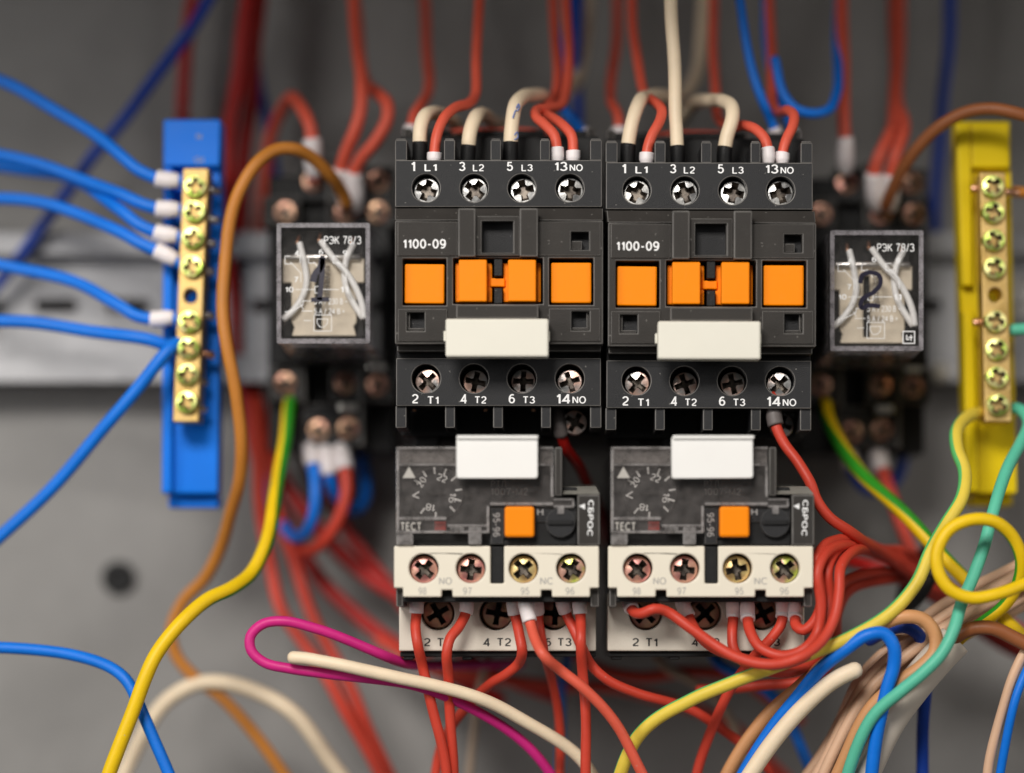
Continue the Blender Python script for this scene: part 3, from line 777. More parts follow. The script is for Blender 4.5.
# ================================================================== RELAYS AND SOCKETS
def make_socket():
    f = Frame('relay_socket', 330, 300, 46)
    boxes(f, 'body', 'jet', [(268, 176, 394, 452, 8, 24), (274, 226, 390, 364, 0, 8)], 0.5)
    tops = [(285, 212), (345, 212), (378, 212), (313, 181), (378, 181)]
    bots = [(285, 383), (345, 383), (377, 385), (318, 430), (348, 428)]
    blk = [(270, 196, 300, 226, 2, 9), (330, 196, 394, 226, 2, 9), (300, 166, 328, 200, 4, 12), (362, 166, 394, 196, 4, 12),
           (270, 366, 300, 400, 2, 9), (330, 366, 394, 402, 2, 9), (303, 404, 366, 446, 4, 12)]
    for x0, y0, x1, y1, a, b in blk:
        hs = [circ(x, y, 12.2, 24) for x, y in tops + bots if x0 < x < x1 and y0 < y < y1]
        plate(f, 'terminal_shroud', 'black', rect(x0, y0, x1, y1), hs, a, b, 0.4)
    for x, y in tops + bots:
        screw(f, 'socket', x, y, (2.0 if (195 < y < 402) else 4.0))
    for x, y in ((377, 366), (348, 407)): boxes(f, 'clamp_plate', 'tin', [(x - 9, y - 4, x + 9, y + 4, 1.2, 3.8)], 0.3)
    boxes(f, 'partition', 'black', [(327, 158, 331.5, 226, 1, 16)], 0.4)
    boxes(f, 'partition', 'black', [(301.5, 362, 306, 404, 1, 16)], 0.4)
    boxes(f, 'partition', 'black', [(360, 362, 364, 446, 1, 16)], 0.4)
    boxes(f, 'side_wing', 'charcoal', [(262, 196, 270, 226, 4, 20)], 0.5)
    return f
sf = make_socket()
tag(sf.root, 'dark screw terminal socket holding the relay near the blue bar', 'relay socket', 'relay sockets')
s2 = copy_tree(sf.root); s2.location = P(330 + 538, 300 + 2, 46)
s2['label'] = 'dark screw terminal socket holding the relay near the yellow bar'

def make_relay():
    f = Frame('relay', 323, 284, 7)
    r = f.root
    # clear cover: walls + face + frosted rim
    fo = rrect(276.6, 222.8, 370, 343.5, 2); fi = rrect(281, 227.5, 365.5, 338.5, 1)
    cv = plate(f, 'clear_cover', 'clear', fo, [], 0, 0.8, 0)
    plate(f, 'cover_rim', 'frost', fo, [fi], -0.45, -0.02, 0.2, cv)
    bm = bmesh.new()
    a = [bm.verts.new(f.L(x, y, 0.82)) for x, y in fo]
    b = [bm.verts.new(f.L(323 + (x - 323) * 1.03, 283 + (y - 283) * 1.02, 38, 0)) for x, y in fo]
    for i in range(len(a)): bm.faces.new((a[i], a[(i + 1) % len(a)], b[(i + 1) % len(a)], b[i]))
    finish(bm, 'cover_wall', 'wall', cv)
    boxes(f, 'base', 'jet', [(277.5, 224, 369, 342.5, 31, 38)], 0.3)
    # mechanism
    plate(f, 'coil_housing', 'jet', rect(283, 229.5, 363.5, 337.5), [], 7, 26, 0.3)
    plate(f, 'armature_plate', 'relay_steel', [(283, 258.5), (364, 258.5), (364, 282.5), (356.5, 282.5), (356.5, 322), (353.5, 326), (356, 335.5), (292, 335.5), (294.5, 327), (291.5, 322), (291.5, 282.5), (283, 282.5)],
          [rect(315, 268, 322, 330)], 4.6, 6.0, 0.2)
    bm = bmesh.new()
    me = tube_mesh('hinge_rod', [f.L(287, 257.5, 4), f.L(323, 257.3, 4), f.L(360, 257.5, 4)], 0.75, 10); bm.free()
    new_obj('hinge_rod', me, 'tin', r)
    # return spring
    pts = [f.L(327 + 2.6 * math.cos(t), 262 + t * 0.62, 4.2 + 0.55 * math.sin(t)) for t in [i * 0.45 for i in range(130)]]
    new_obj('spring', tube_mesh('spring', pts, 0.16, 5), 'tin', r)
    # flexible leads in white sleeves
    for q in ([(299.5, 243), (304, 262), (306.5, 282), (302, 298), (293, 311), (283.5, 319)],
              [(321, 241), (333, 258), (346, 272), (356, 288), (362, 304), (364, 318)],
              [(353.5, 244), (347, 258), (344.5, 274), (347, 290), (354, 304), (363, 318)]):
        k = -0.4 if q[0][0] == 321 else 0.6
        pp = spline([f.L(x, y, 2.6 + k) for x, y in q], 0.5)
        o = new_obj('white_lead', tube_mesh('white_lead', pp, 0.72, 10), 'sleeve', r)
        t = [f.L(q[0][0] - 2 + j * 0.8, q[0][1] - j * 3.0, 3.0 + j) for j in range(3)]
        new_obj('copper_end', tube_mesh('copper_end', t, 0.5, 8), 'copper', o)
    # print on the face
    text(f, 'PЭK 78/3', 324, 235.5, 361.3, 244.3, -0.06, 'print', 'model_marking', off=0.13, parent=cv)
    ln = [[(285, 256), (285, 264), (291, 264)], [(285, 256), (290, 256)], [(300, 253), (300, 263)], [(308.5, 256), (308.5, 263), (314, 263)], [(333, 256), (333, 263), (339, 263)], [(308.5, 256), (313, 256)], [(333, 256), (338, 256)],
          [(290.5, 262), (300.8, 273), (300.8, 282)], [(314, 262), (320, 270)], [(338, 262), (346, 272), (346, 281)],
          [(295.5, 289.5), (315, 289.5)], [(320, 289.5), (339, 289.5)], [(315, 286.5), (320, 286.5), (320, 293), (315, 293), (315, 286.5)],
          [(285, 312), (294, 310), (303, 305), (303, 301), (311, 301)], [(302, 311), (312, 311)], [(300.5, 304), (303, 309)]]
    strokes(f, 'contact_diagram', 'print', ln, 0.62, -0.06, cv)
    text(f, '5 A / 230 B ~', 314, 298, 347.5, 304.4, -0.06, 'print', 'rating_marking', off=0.12, parent=cv)
    text(f, '5 A / 24 B =', 314, 308, 344.5, 314, -0.06, 'print', 'rating_marking', off=0.12, parent=cv)
    for s, x, y in (('4', 296.5, 253), ('7', 296.5, 279.5), ('10', 289.5, 289.5), ('11', 344.5, 289.5), ('6', 321, 252), ('9', 345, 253)):
        w = 2.2 if len(s) == 1 else 4
        text(f, s, x - w, y - 2.8, x + w, y + 2.8, -0.06, 'print', 'pin_number', parent=cv)
    strokes(f, 'emblem', 'print', [[(314, 315), (331.5, 315), (331.5, 331), (314, 331), (314, 315)], [(317, 319), (328, 319), (327, 324), (324, 327), (320, 327), (317, 323), (317, 319)], [(304, 320.5), (311, 320.5)]], 0.6, -0.06, cv)
    return f, cv
rf, cv1 = make_relay()
tag(rf.root, 'clear plastic relay with black pen stroke, plugged in near the blue bar', 'relay', 'clear plug-in relays')
r2 = copy_tree(rf.root); r2.location = P(323 + 553, 284 + 7.4, 7)
r2['label'] = 'clear plastic relay with a handwritten 2, plugged in near the yellow bar'
def pen(parent, pts, w):
    bm = bmesh.new(); d = -0.10
    path = []
    for i in range(len(pts) - 1):
        for k in range(6):
            t = k / 6; path.append((pts[i][0] * (1 - t) + pts[i + 1][0] * t, pts[i][1] * (1 - t) + pts[i + 1][1] * t))
    path.append(pts[-1])
    L_, R_ = [], []
    for i, (x, y) in enumerate(path):
        a = path[max(0, i - 1)]; b = path[min(len(path) - 1, i + 1)]
        dx, dy = b[0] - a[0], b[1] - a[1]; l = math.hypot(dx, dy) or 1
        ww = w * random.uniform(0.85, 1.1) / 2
        L_.append(bm.verts.new(rf.L(x - dy / l * ww, y + dx / l * ww, d))); R_.append(bm.verts.new(rf.L(x + dy / l * ww, y - dx / l * ww, d)))
    for i in range(len(path) - 1): bm.faces.new((L_[i], L_[i + 1], R_[i + 1], R_[i]))
    return finish(bm, 'pen_mark', 'marker', parent)
def curve2(pts, n=8):
    return [(v.x, v.y) for v in spline([Vector((x, y, 0)) * 1e-3 for x, y in pts], 1.0)] and [(v.x * 1e3, v.y * 1e3) for v in spline([Vector((x, y, 0)) * 1e-3 for x, y in pts], 1.0)]
pen(rf.root, curve2([(313, 282), (315, 274), (320, 268), (322.5, 258)]), 6.5)
pen(rf.root, curve2([(322.5, 256), (322, 275), (319.5, 300)]), 5.2)
pen(rf.root, curve2([(311, 300), (318, 299.5), (329, 299.5)]), 4.6)
cx2 = 323 + 553 - 323
pen(r2, curve2([(307, 276), (309, 268), (317, 265), (326, 268), (327, 277), (320, 285), (309, 292), (308, 300), (317, 298), (327, 299)]), 4.6)
f2 = rf
strokes(f2, 'quality_mark', 'print', [[(350, 324), (361.5, 324), (361.5, 336), (350, 336), (350, 324)], [(353.5, 328), (353.5, 332), (356, 332)], [(358, 328), (358, 333)], [(355.5, 330), (359.5, 330)]], 1.0, -0.07, r2)

# ================================================================== TERMINAL BARS
def bar_screws(f, xs, ys, hole_y, parent):
    for x, y in zip(xs, ys): screw(f, 'bar', x, y, -1.5, None, parent)

# blue neutral bar
f = Frame('terminal_bar', 191, 312, 22)
tag(f.root, 'bright blue terminal block carrying a brass bar with screws', 'terminal bar', 'terminal bars')
blue = plate(f, 'holder', 'blue_body', [(163.5, 119), (221, 119), (217.5, 494), (161.5, 494)], [], 10, 17, 0.6)
bm = bmesh.new(); bm_plate(bm, f, [(163.8, 120), (173, 120), (171.5, 493), (161.8, 493)], [], 7.5, 9.98); finish(bm, 'holder_rib', 'blue_body', f.root, 0.5)
bm = bmesh.new(); bm_plate(bm, f, [(163.8, 119.6), (220.5, 119.6), (219.5, 166), (163.6, 166)], [], 6.5, 7.4); bm_plate(bm, f, [(173.3, 120), (220, 120), (219, 166), (173, 166)], [], 7.4, 9.98); finish(bm, 'holder_head', 'blue_body', f.root, 0.4)
boxes(f, 'holder_foot', 'blue_body', [(168, 494.3, 218.5, 508, 14, 20)], 0.6)
boxes(f, 'bar_post', 'blue_body', [(183, 178, 206, 200, 7, 10)], 0.3); boxes(f, 'bar_post', 'blue_body', [(176, 395, 199, 416, 7, 10)], 0.3)
text(f, 'N', 196.5, 134, 201.5, 139, 6.46, 'dimprint', 'embossed_mark'); text(f, 'GI', 194.5, 157, 203.5, 162.5, 6.46, 'dimprint', 'embossed_mark')
def bx_(y): return 195.5 - (y - 168) * 0.0400
bl = [(bx_(168) - 12.5, 168), (bx_(168) + 13, 168), (bx_(422) + 13, 422), (bx_(422) - 12.5, 422)]
hole = circ(bx_(296), 296, 7, 20)
bb = plate(f, 'brass_bar', 'brass', bl, [hole], 0, 7, 0.3)
sy = (186, 211, 238, 266, 321.5, 348, 374.5, 402)
bar_screws(f, [bx_(y) for y in sy], sy, 296, f.root)
# yellow earth bar
f = Frame('terminal_bar', 994, 305, 18)
tag(f.root, 'yellow terminal block carrying a brass bar with screws and earth wires', 'terminal bar', 'terminal bars')
plate(f, 'holder', 'yellow_body', [(955, 121), (1010, 121), (1017, 494), (966, 494)], [], 12, 18, 0.6)
bm = bmesh.new(); bm_plate(bm, f, [(956, 122), (971, 122), (973, 286), (962, 286)], [], 9, 11.98); bm_plate(bm, f, [(963, 310), (974, 310), (979, 492), (966.5, 492)], [], 9, 11.98)
finish(bm, 'holder_rib', 'yellow_body', f.root, 0.5)
bm = bmesh.new(); bm_plate(bm, f, [(971.3, 122), (1009, 122), (1010, 168), (971.6, 168)], [], 9.4, 11.98); finish(bm, 'holder_head', 'yellow_body', f.root, 0.5)
boxes(f, 'holder_foot', 'yellow_body', [(972, 494.3, 1013, 506, 18, 30)], 0.6)
boxes(f, 'bar_post', 'yellow_body', [(984, 180, 1003, 200, 7, 12)], 0.3); boxes(f, 'bar_post', 'yellow_body', [(988, 392, 1008, 414, 7, 12)], 0.3)
def by_(y): return 993 + (y - 186) * 0.023
bl = [(980, 172), (1005.5, 172), (1012, 422), (985, 422)]
plate(f, 'brass_bar', 'brass', bl, [circ(by_(295) - 0.5, 295, 7, 20)], 0, 7, 0.3)
sy2 = (186, 212, 240, 267.5, 321, 349, 377, 405)
bar_screws(f, [by_(y) for y in sy2], sy2, 295, f.root)

# ================================================================== WIRES
RT = 'red wires looped on the overload relays'
# ---- top of the first contactor
g1 = 'wires into the top of the contactors'
BL = 'jet'
wire('cream wire bent in a hook above terminal 1 L1 of the first contactor', 'w_cream', 14.5, [(420, 168, 7), (420, 150, 6.5), (420, 130, 6.5), (423, 118, 8), (432, 112, 14), (445, 116, 26), (457, 128, 40), (468, 146, 55)], (0, 26, 1.05), BL, group=g1)
wire('coral red wire beside the hooked cream wire on the first contactor', 'w_salmon', 10.5, [(434.5, 166, 4), (434.5, 152, 4), (437, 135, 4.5), (444, 119, 6), (455, 108.5, 10), (468, 104, 16), (475, 93, 22), (477, 60, 28), (478, 10, 32), (480, -40, 36)], (3, 13, 1.42), group=g1)
wire('short cream wire bending away above terminal 3 L2 of the first contactor', 'w_cream', 14.5, [(467.5, 168, 7), (468, 150, 6.5), (470, 132, 6.5), (475, 119, 9), (481, 115, 17), (489, 119, 30), (502, 126, 46), (518, 138, 60)], (0, 23, 1.05), BL, group=g1)
c3 = wire('cream wire with blue pen marks above terminal 5 L3 of the first contactor', 'w_cream', 14.5, [(510.5, 168, 7), (510.5, 150, 6.5), (511, 128, 6.5), (514, 106, 8), (523, 96, 14), (537, 96, 26), (549, 99, 40), (565, 96, 55), (580, 70, 66), (590, -30, 70)], (0, 26, 1.05), BL, group=g1)
wire('coral red wire, first of the pair at terminal 13 NO of the first contactor', 'w_salmon', 10.5, [(557, 166, 4), (557, 150, 4), (555, 136, 4.5), (546, 126, 6), (536, 118, 9), (536, 111, 13), (548, 108, 17), (561, 104, 22), (567, 90, 28), (568, 50, 34), (566, -40, 40)], (3, 18, 1.35), group=g1)
wire('coral red wire, second of the pair at terminal 13 NO of the first contactor', 'w_salmon', 10.5, [(573, 166, 5), (573.5, 150, 5), (572, 136, 5.5), (564, 127, 7), (552, 119, 11), (544, 112, 18), (550, 104, 25), (556, 94, 32), (556, 40, 42), (550, -40, 50)], (3, 15, 1.4), group=g1)
wire('blue wire with white end behind the red pair of the first contactor', 'w_blue', 11, [(587, 142, 36), (582, 132, 36), (573, 120, 35), (565, 111, 36), (562, 95, 44), (566, 50, 56), (570, -40, 64)], (2, 14, 1.35), group=g1)
wire('navy wire hanging down the back between the two contactors', 'w_navy', 10, [(580, 150, 62), (578, 110, 64), (577, 40, 66), (578, -40, 68)], group='wires at the back of the cabinet')
wire('red wire with white end on the rear corner of the first contactor', 'w_salmon', 10.5, [(410, 140, 34), (412, 128, 34), (415, 114, 35), (422, 104, 38), (428, 90, 46), (427, 40, 58), (420, -40, 66)], (3, 14, 1.5), group=g1)
wire('thin red wire lying along the rear of the first contactor', 'w_salmon', 4.6, [(440, 133, 30), (462, 130.5, 30), (500, 130.5, 30), (530, 130, 30), (548, 133, 30)], group=g1, wob=0.05)
# ---- top of the second contactor
wire('cream wire leaning back above terminal 1 L1 of the second contactor', 'w_cream', 14.5, [(628, 170, 7), (628, 152, 6.5), (630.5, 132, 6.5), (635, 112, 8), (640, 100, 13), (650, 96, 25), (664, 97, 40), (684, 95, 54), (700, 60, 64), (705, -40, 70)], (0, 26, 1.05), BL, group=g1)
wire('coral red wire beside the leaning cream wire on the second contactor', 'w_salmon', 10.5, [(647, 167, 4), (647, 153, 4), (651, 138, 4.5), (659, 122, 6), (661, 111, 8), (656, 102, 13), (647, 95, 21), (640, 80, 30), (634, 30, 38), (630, -40, 44)], (3, 14, 1.42), group=g1)
wire('straight cream wire rising from terminal 3 L2 of the second contactor', 'w_cream', 13.5, [(677.5, 170, 7), (677.5, 152, 6.5), (677, 128, 6.5), (675.5, 98, 7), (673, 50, 9), (671, -40, 12)], (0, 24, 1.05), BL, group=g1)
wire('cream wire curling over to the left above terminal 5 L3 of the second contactor', 'w_cream', 14.5, [(724.5, 170, 7), (724.5, 154, 6.5), (727, 138, 6.5), (732, 120, 7), (731, 108, 9), (722, 101, 14), (708, 100, 24), (694, 105, 38), (682, 120, 52), (675, 145, 62)], (0, 23, 1.05), BL, group=g1)
wire('coral red wire, first of the pair at terminal 13 NO of the second contactor', 'w_salmon', 10.5, [(768, 167, 4), (768, 151, 4), (765.5, 139, 4.5), (757, 130, 6), (745, 126.5, 10), (732, 127, 18), (721, 120, 28), (716, 106, 36), (714, 60, 46), (712, -40, 54)], (3, 19, 1.35), group=g1)
wire('coral red wire, second of the pair at terminal 13 NO of the second contactor', 'w_salmon', 10.5, [(783, 167, 5), (782.5, 154, 5), (786, 140, 5.5), (793, 126, 7), (795, 116, 9), (789, 111, 13), (780, 113, 21), (774, 104, 31), (771, 60, 40), (770, -40, 48)], (3, 14, 1.4), group=g1)
wire('light blue wire with white end beside terminal 13 NO of the second contactor', 'w_blue', 9.5, [(777, 140, 28), (774.5, 130, 28), (769, 116, 27), (763, 102, 26), (753, 70, 26), (742, 20, 26), (735, -40, 26)], (2, 13, 1.5), group=g1)
wire('blue wire with white end sagging in a loop right of the second contactor', 'w_blue', 9.5, [(794, 142, 34), (791, 130, 34), (785, 114, 34), (778, 98, 36), (770, 70, 42), (765, -40, 50)], (2, 12, 1.5), group=g1)
wire('navy blue wire making a shallow loop right of the second contactor top', 'w_blue', 10, [(775, 60, 30), (782, 92, 29), (796, 108, 28), (814, 113, 28), (829, 110, 30), (836, 96, 36), (838, 60, 44), (838, -40, 54)], group='wires at the back of the cabinet')
wire('red wire with white end on the rear corner of the second contactor', 'w_salmon', 10.5, [(618, 141, 34), (619, 129, 34), (617, 114, 35), (611, 104, 38), (611, 90, 46), (616, 40, 58), (620, -40, 66)], (3, 14, 1.5), group=g1)
wire('thin red wire lying along the rear of the second contactor', 'w_salmon', 4.6, [(650, 135, 30), (680, 133, 30), (715, 133, 30), (745, 135, 30)], group=g1, wob=0.05)

# ---- left relay socket, top
g2 = 'wires on the relay sockets'
wire('coral wire arching over to the only white end left of the brown loop', 'w_salmon', 13, [(314, 178, 46), (313, 164, 44), (312, 145, 42), (309, 123, 42), (302, 107, 45), (293, 98, 52), (283, 107, 62), (273, 130, 69), (264, 180, 74), (258, 250, 80)], (3, 44, 1.42), group=g2)
wire('coral wire rising straight from the left of two white ends above the first relay', 'w_salmon', 13, [(346, 204, 46), (343, 188, 43), (341, 170, 41), (346, 152, 39), (356, 130, 37), (361, 110, 37), (361, 88, 38), (357, 40, 44), (352, -40, 50)], (0, 42, 1.40), group=g2)
wire('coral wire looping right from the right of two white ends above the first relay', 'w_salmon', 13, [(357, 210, 46), (356, 194, 43), (354, 174, 41), (361, 158, 39), (376, 140, 37), (388, 119, 37), (388, 104, 38), (378, 95, 42), (366, 84, 50), (358, 40, 60), (350, -40, 68)], (0, 44, 1.40), group=g2)
wire('ochre brown wire looping from the first relay socket down beside the blue bar', 'w_ochre', 13, [(347, 203, 38), (341, 190, 35), (330, 174, 30), (314, 159, 26), (295, 150, 22), (276, 150, 20), (258, 161, 18), (243, 184, 17), (232, 215, 17), (225, 255, 17), (223, 300, 17), (228, 350, 17), (236, 400, 18), (242, 440, 20), (240, 475, 24), (231, 510, 30), (222, 545, 36), (205, 577, 40), (183, 602, 42), (172, 632, 42), (177, 655, 42), (194, 676, 42), (220, 697, 42), (260, 740, 42), (300, 800, 42)],
     tip=[(350, 212, 46), (349, 208, 43), (347, 203, 38)], name='wire', group='brown wires')
g3 = 'wires at the back of the cabinet'
for lb, m_, w, pts in (
    ('deep red wire hanging behind the blue bar, nearest its right edge', 'w_darkred', 15, [(252, -40, 66), (240, 60, 66), (231, 120, 66), (227, 190, 66), (234, 290, 76), (244, 400, 76), (262, 470, 74), (298, 545, 70), (350, 610, 66), (420, 660, 62), (500, 700, 60)]),
    ('deep red wire hanging behind the brown loop', 'w_darkred', 15, [(262, -40, 72), (252, 80, 72), (245, 150, 72), (241, 230, 78), (248, 330, 80), (262, 420, 78), (290, 490, 74), (335, 548, 70), (390, 590, 66), (450, 620, 64), (520, 650, 62)]),
    ('deep red wire dropping behind the top of the blue bar', 'w_darkred', 13, [(196, -40, 76), (186, 60, 76), (182, 110, 76), (190, 180, 78), (210, 260, 80)]),
    ('red wire crossing the grey plate low beside the pink loop', 'w_red', 13, [(256, 400, 72), (258, 470, 62), (266, 545, 54), (281, 605, 50), (304, 645, 48), (335, 690, 46), (372, 760, 46), (420, 860, 46)]),
    ('red wire crossing behind the middle of the pink loop', 'w_red', 13, [(262, 410, 76), (276, 500, 64), (296, 570, 56), (312, 612, 54), (332, 655, 52), (356, 700, 50), (388, 775, 50), (430, 870, 50)]),
    ('dark red wire curving behind the first overload relay', 'w_darkred', 12, [(300, 430, 80), (325, 480, 74), (348, 530, 70), (384, 580, 68), (430, 630, 64), (490, 670, 60), (560, 700, 58)]),
    ('navy wire slanting down behind the brown loop', 'w_navy', 11, [(248, -40, 74), (256, 60, 74), (266, 120, 74), (274, 165, 75), (278, 210, 80)]),
    ('navy wire crossing the upper corner left of the blue bar', 'w_navy', 12, [(-80, 380, 70), (40, 230, 66), (96, 152, 64), (122, 122, 62), (146, 90, 62), (190, 30, 62), (230, -40, 62)]),
    ('navy wire hanging straight down beside the yellow bar', 'w_navy', 12, [(952, -40, 72), (947, 60, 72), (941, 120, 72), (936, 180, 75), (934, 260, 80)]),
): wire(lb, m_, w, pts, group=g3)

# ---- blue wires into the blue bar
g4 = 'blue wires into the blue bar'
for i, (lb, fx, fy, tilt, pts) in enumerate((
    ('topmost blue wire entering the blue bar through a white end', 0, 0, 0, [(188, 181, 25), (178, 180.5, 25), (158, 178, 25), (140, 170, 25), (120, 155, 26), (80, 125, 30), (20, 90, 34), (-60, 60, 38)]),
    ('second blue wire from the top entering the blue bar', 0, 0, 0, [(188, 210, 25), (178, 209.5, 25), (158, 209, 25), (140, 204, 25), (120, 194, 26), (80, 178, 30), (20, 160, 34), (-60, 140, 38)]),
    ('third blue wire from the top entering the blue bar', 0, 0, 0, [(186, 238, 25), (176, 236, 25), (157, 233, 25), (138, 225, 25), (120, 210, 26), (84, 184, 34), (30, 170, 44), (-60, 160, 50)]),
    ('fourth blue wire from the top entering the blue bar', 0, 0, 0, [(184, 265, 25), (174, 259, 25), (156, 251, 25), (138, 243, 25), (120, 232, 26), (80, 214, 30), (20, 200, 34), (-60, 195, 38)]),
    ('blue wire entering the blue bar just below its empty hole', 0, 0, 0, [(182, 320, 25), (172, 318, 25), (152, 319, 25), (136, 315, 25), (120, 305, 26), (80, 285, 30), (20, 268, 34), (-60, 255, 38)]),
)):
    wire(lb, 'w_blue', 12.5, pts, (9, 33, 1.36), group=g4)
wire('blue wire with no white end running level into the blue bar', 'w_blue', 13, [(180, 349, 26), (170, 347, 25), (152, 341, 24), (130, 337, 24), (100, 332, 26), (50, 325, 28), (-60, 318, 30)], group=g4)
wire('blue wire slanting down leftwards from the blue bar', 'w_blue', 13, [(181, 341, 24), (172, 347, 21), (158, 362, 20), (140, 384, 20), (120, 409, 20), (90, 445, 22), (40, 500, 24), (-60, 590, 26)], group=g4)
# bare ends poking out on the far side of the bars belong to the bars
bars = [o for o in C.objects if o.name.startswith('terminal_bar')]
def bare(parent, pts, mat, r=0.9):
    pp = spline([P(*p) for p in pts], 0.5)
    pp = [q - parent.location for q in pp]
    new_obj('bare_end', tube_mesh('bare_end', pp, r, 8), mat, parent)
for y, l, m_ in ((190, 12, 'tin'), (219, 12, 'tin'), (243, 10, 'tin'), (271, 9, 'tin'), (315, 11, 'tin'), (354, 13, 'copper'), (381, 6, 'tin'), (408, 6, 'tin')):
    x = 195.5 - (y - 168) * 0.04 + 12
    bare(bars[0], [(x - 4, y - 1, 26), (x + l * .5, y, 26), (x + l, y + 1.5, 27)], m_)
for x0, x1, y, m_ in ((984, 972, 188, 'copper'), (1005, 1018, 192, 'copper'), (984, 974, 322, 'copper'), (1005, 1014, 330, 'copper'), (1006, 1017, 408, 'copper'), (986, 976, 414, 'copper')):
    bare(bars[1], [(x0, y, 22), ((x0 + x1) / 2, y, 22), (x1, y + 1, 22)], m_)

# ---- left socket, bottom
wire('yellow green wire from the first relay socket sweeping down to the lower corner', 'w_yellow', 14, [(290, 402, 46), (288, 414, 42), (283, 450, 36), (275, 500, 28), (265, 545, 20), (252, 572, 16), (232, 588, 11), (206, 601, 7), (179, 625, 3), (158, 652, 1), (146, 676, 0), (132, 712, 0), (114, 762, 0), (90, 830, 0)],
     tip=[(291, 392, 49), (291, 397, 48), (290, 402, 46)], stripe=0.3, stripe_mat='w_green', twist=-0.034, phase=-1.1, n=20, group='yellow green earth wires')
wire('blue wire making a long U below the first relay socket', 'w_blue', 12, [(309, 442, 52), (310, 450, 51), (313, 467, 49), (316, 490, 47), (315, 512, 47), (308, 531, 49), (297, 538, 53), (285, 530, 59), (275, 505, 66), (268, 460, 74), (262, 420, 80)], (0, 30, 1.4), group=g2)
wire('short blue wire between two white ends below the first relay socket', 'w_blue', 11, [(325, 442, 52), (326, 452, 51), (329, 474, 50), (334, 490, 52), (345, 505, 57), (356, 511, 61), (363, 502, 64), (365, 480, 68), (360, 440, 74), (355, 420, 80)], (0, 38, 1.4), group=g2)
wire('red wire curving left from its white end below the first relay socket', 'w_red', 13, [(340, 442, 52), (341, 452, 51), (345, 474, 49), (346, 495, 48), (339, 520, 48), (325, 541, 50), (308, 551, 54), (292, 545, 60), (278, 520, 68), (270, 470, 76)], (0, 34, 1.38), group=g2)
# ---- low foreground left
wire('magenta wire folded in a long loop at the bottom left', 'w_pink', 10.5, [(520, 664, 44), (470, 664, 34), (430, 666, 20), (408, 663, 9), (384, 655, 3), (352, 643, 0), (316, 629, -2), (286, 620.5, -3), (264, 623, -3), (250.5, 636, -3), (251, 651, -3), (264, 663.5, -3), (290, 669.5, -3), (325, 673, -3), (370, 678, -3), (420, 688, -1), (480, 712, 4), (540, 760, 10), (580, 820, 14)], cat='wire')
wire('thick cream wire with a blunt end lying inside the magenta loop', 'w_cream', 13, [(293, 657.5, -6), (305, 658.5, -6), (328, 663, -6), (358, 669, -6), (395, 676, -5), (440, 687, -3), (510, 712, 2), (580, 760, 8), (620, 830, 12)])
wire('out of focus cream cable lying low behind the yellow wire', 'w_cream', 16, [(90, 850, 46), (130, 760, 45), (164, 704, 44), (196, 684, 42), (224, 682, 40), (256, 692, 40), (300, 720, 40), (350, 790, 40)], group='cables at the bottom')
wire('blue wire just showing in the lower left corner', 'w_blue', 12, [(-80, 655, 12), (0, 648, 11), (70, 654, 9), (121, 676, 6), (140, 705, 5), (170, 780, 4), (190, 840, 4)], group='cables at the bottom')

# ---- under the first overload relay
g5 = 'red wires under the first overload relay'
wire('red wire dropping from terminal 98 of the first overload relay', 'w_red', 10.5, [(417, 588, 0), (417, 600, -1), (416.5, 613, 0), (415, 630, -2), (417, 646, -3), (422, 666, 0), (430, 695, 0), (444, 760, 2), (450, 830, 4)], (9, 27, 1.38), group=g5)
wire('red wire with an S bend from terminal 97 of the first overload relay', 'w_red', 10.5, [(467, 588, 0), (467, 600, -1), (466.5, 612, 0), (459, 628, -2), (450, 639, -3.5), (446, 655, -4), (448, 680, 0), (453, 760, 3), (450, 830, 6)], (9, 27, 1.38), group=g5)
wire('red wire hooking left from terminal 95 of the first overload relay', 'w_red', 10.5, [(512, 588, 0), (512.5, 600, -1), (515, 614, 0), (520, 634, -2), (523, 650, -3), (519, 664, 1), (506, 675, 3), (490, 684, 6), (468, 705, 12), (440, 750, 18), (430, 830, 20)], (9, 28, 1.38), group=g5)
wire('front coral wire with the longest slanted white end under the first overload relay', 'w_salmon', 11, [(521, 590, -3), (524, 601, -5), (529, 620, -5), (535, 638, -7.5), (545, 655, -10), (562, 671, -7), (584, 690, -7), (620, 730, -5), (660, 810, -2)], (8, 36, 1.36), group=g5)
wire('red wire half hidden behind the longest white end of the first overload relay', 'w_red', 9.5, [(537, 588, 0), (537, 600, -0.5), (538, 616, 2), (540, 632, 2), (545, 652, 4), (552, 680, 12), (560, 740, 18), (560, 830, 20)], (9, 28, 1.40), group=g5)
wire('red wire crossing behind its neighbour at terminal 96 of the first overload relay', 'w_red', 10.5, [(561, 588, 0), (562, 600, -1), (566, 613, 0.5), (574, 631, -1), (581, 648, -1.5), (590, 664, 2), (606, 678, 2), (640, 694, 4), (700, 715, 10), (760, 760, 16), (800, 830, 20)], (9, 27, 1.38), group=g5)
wire('straight red wire at the right end of terminal 96 of the first overload relay', 'w_red', 10.5, [(578, 588, -1), (578.5, 600, -2), (580, 613, -1.5), (581.5, 640, -4.5), (583, 672, -1.5), (585, 720, -1), (588, 830, 2)], (9, 27, 1.38), group=g5)
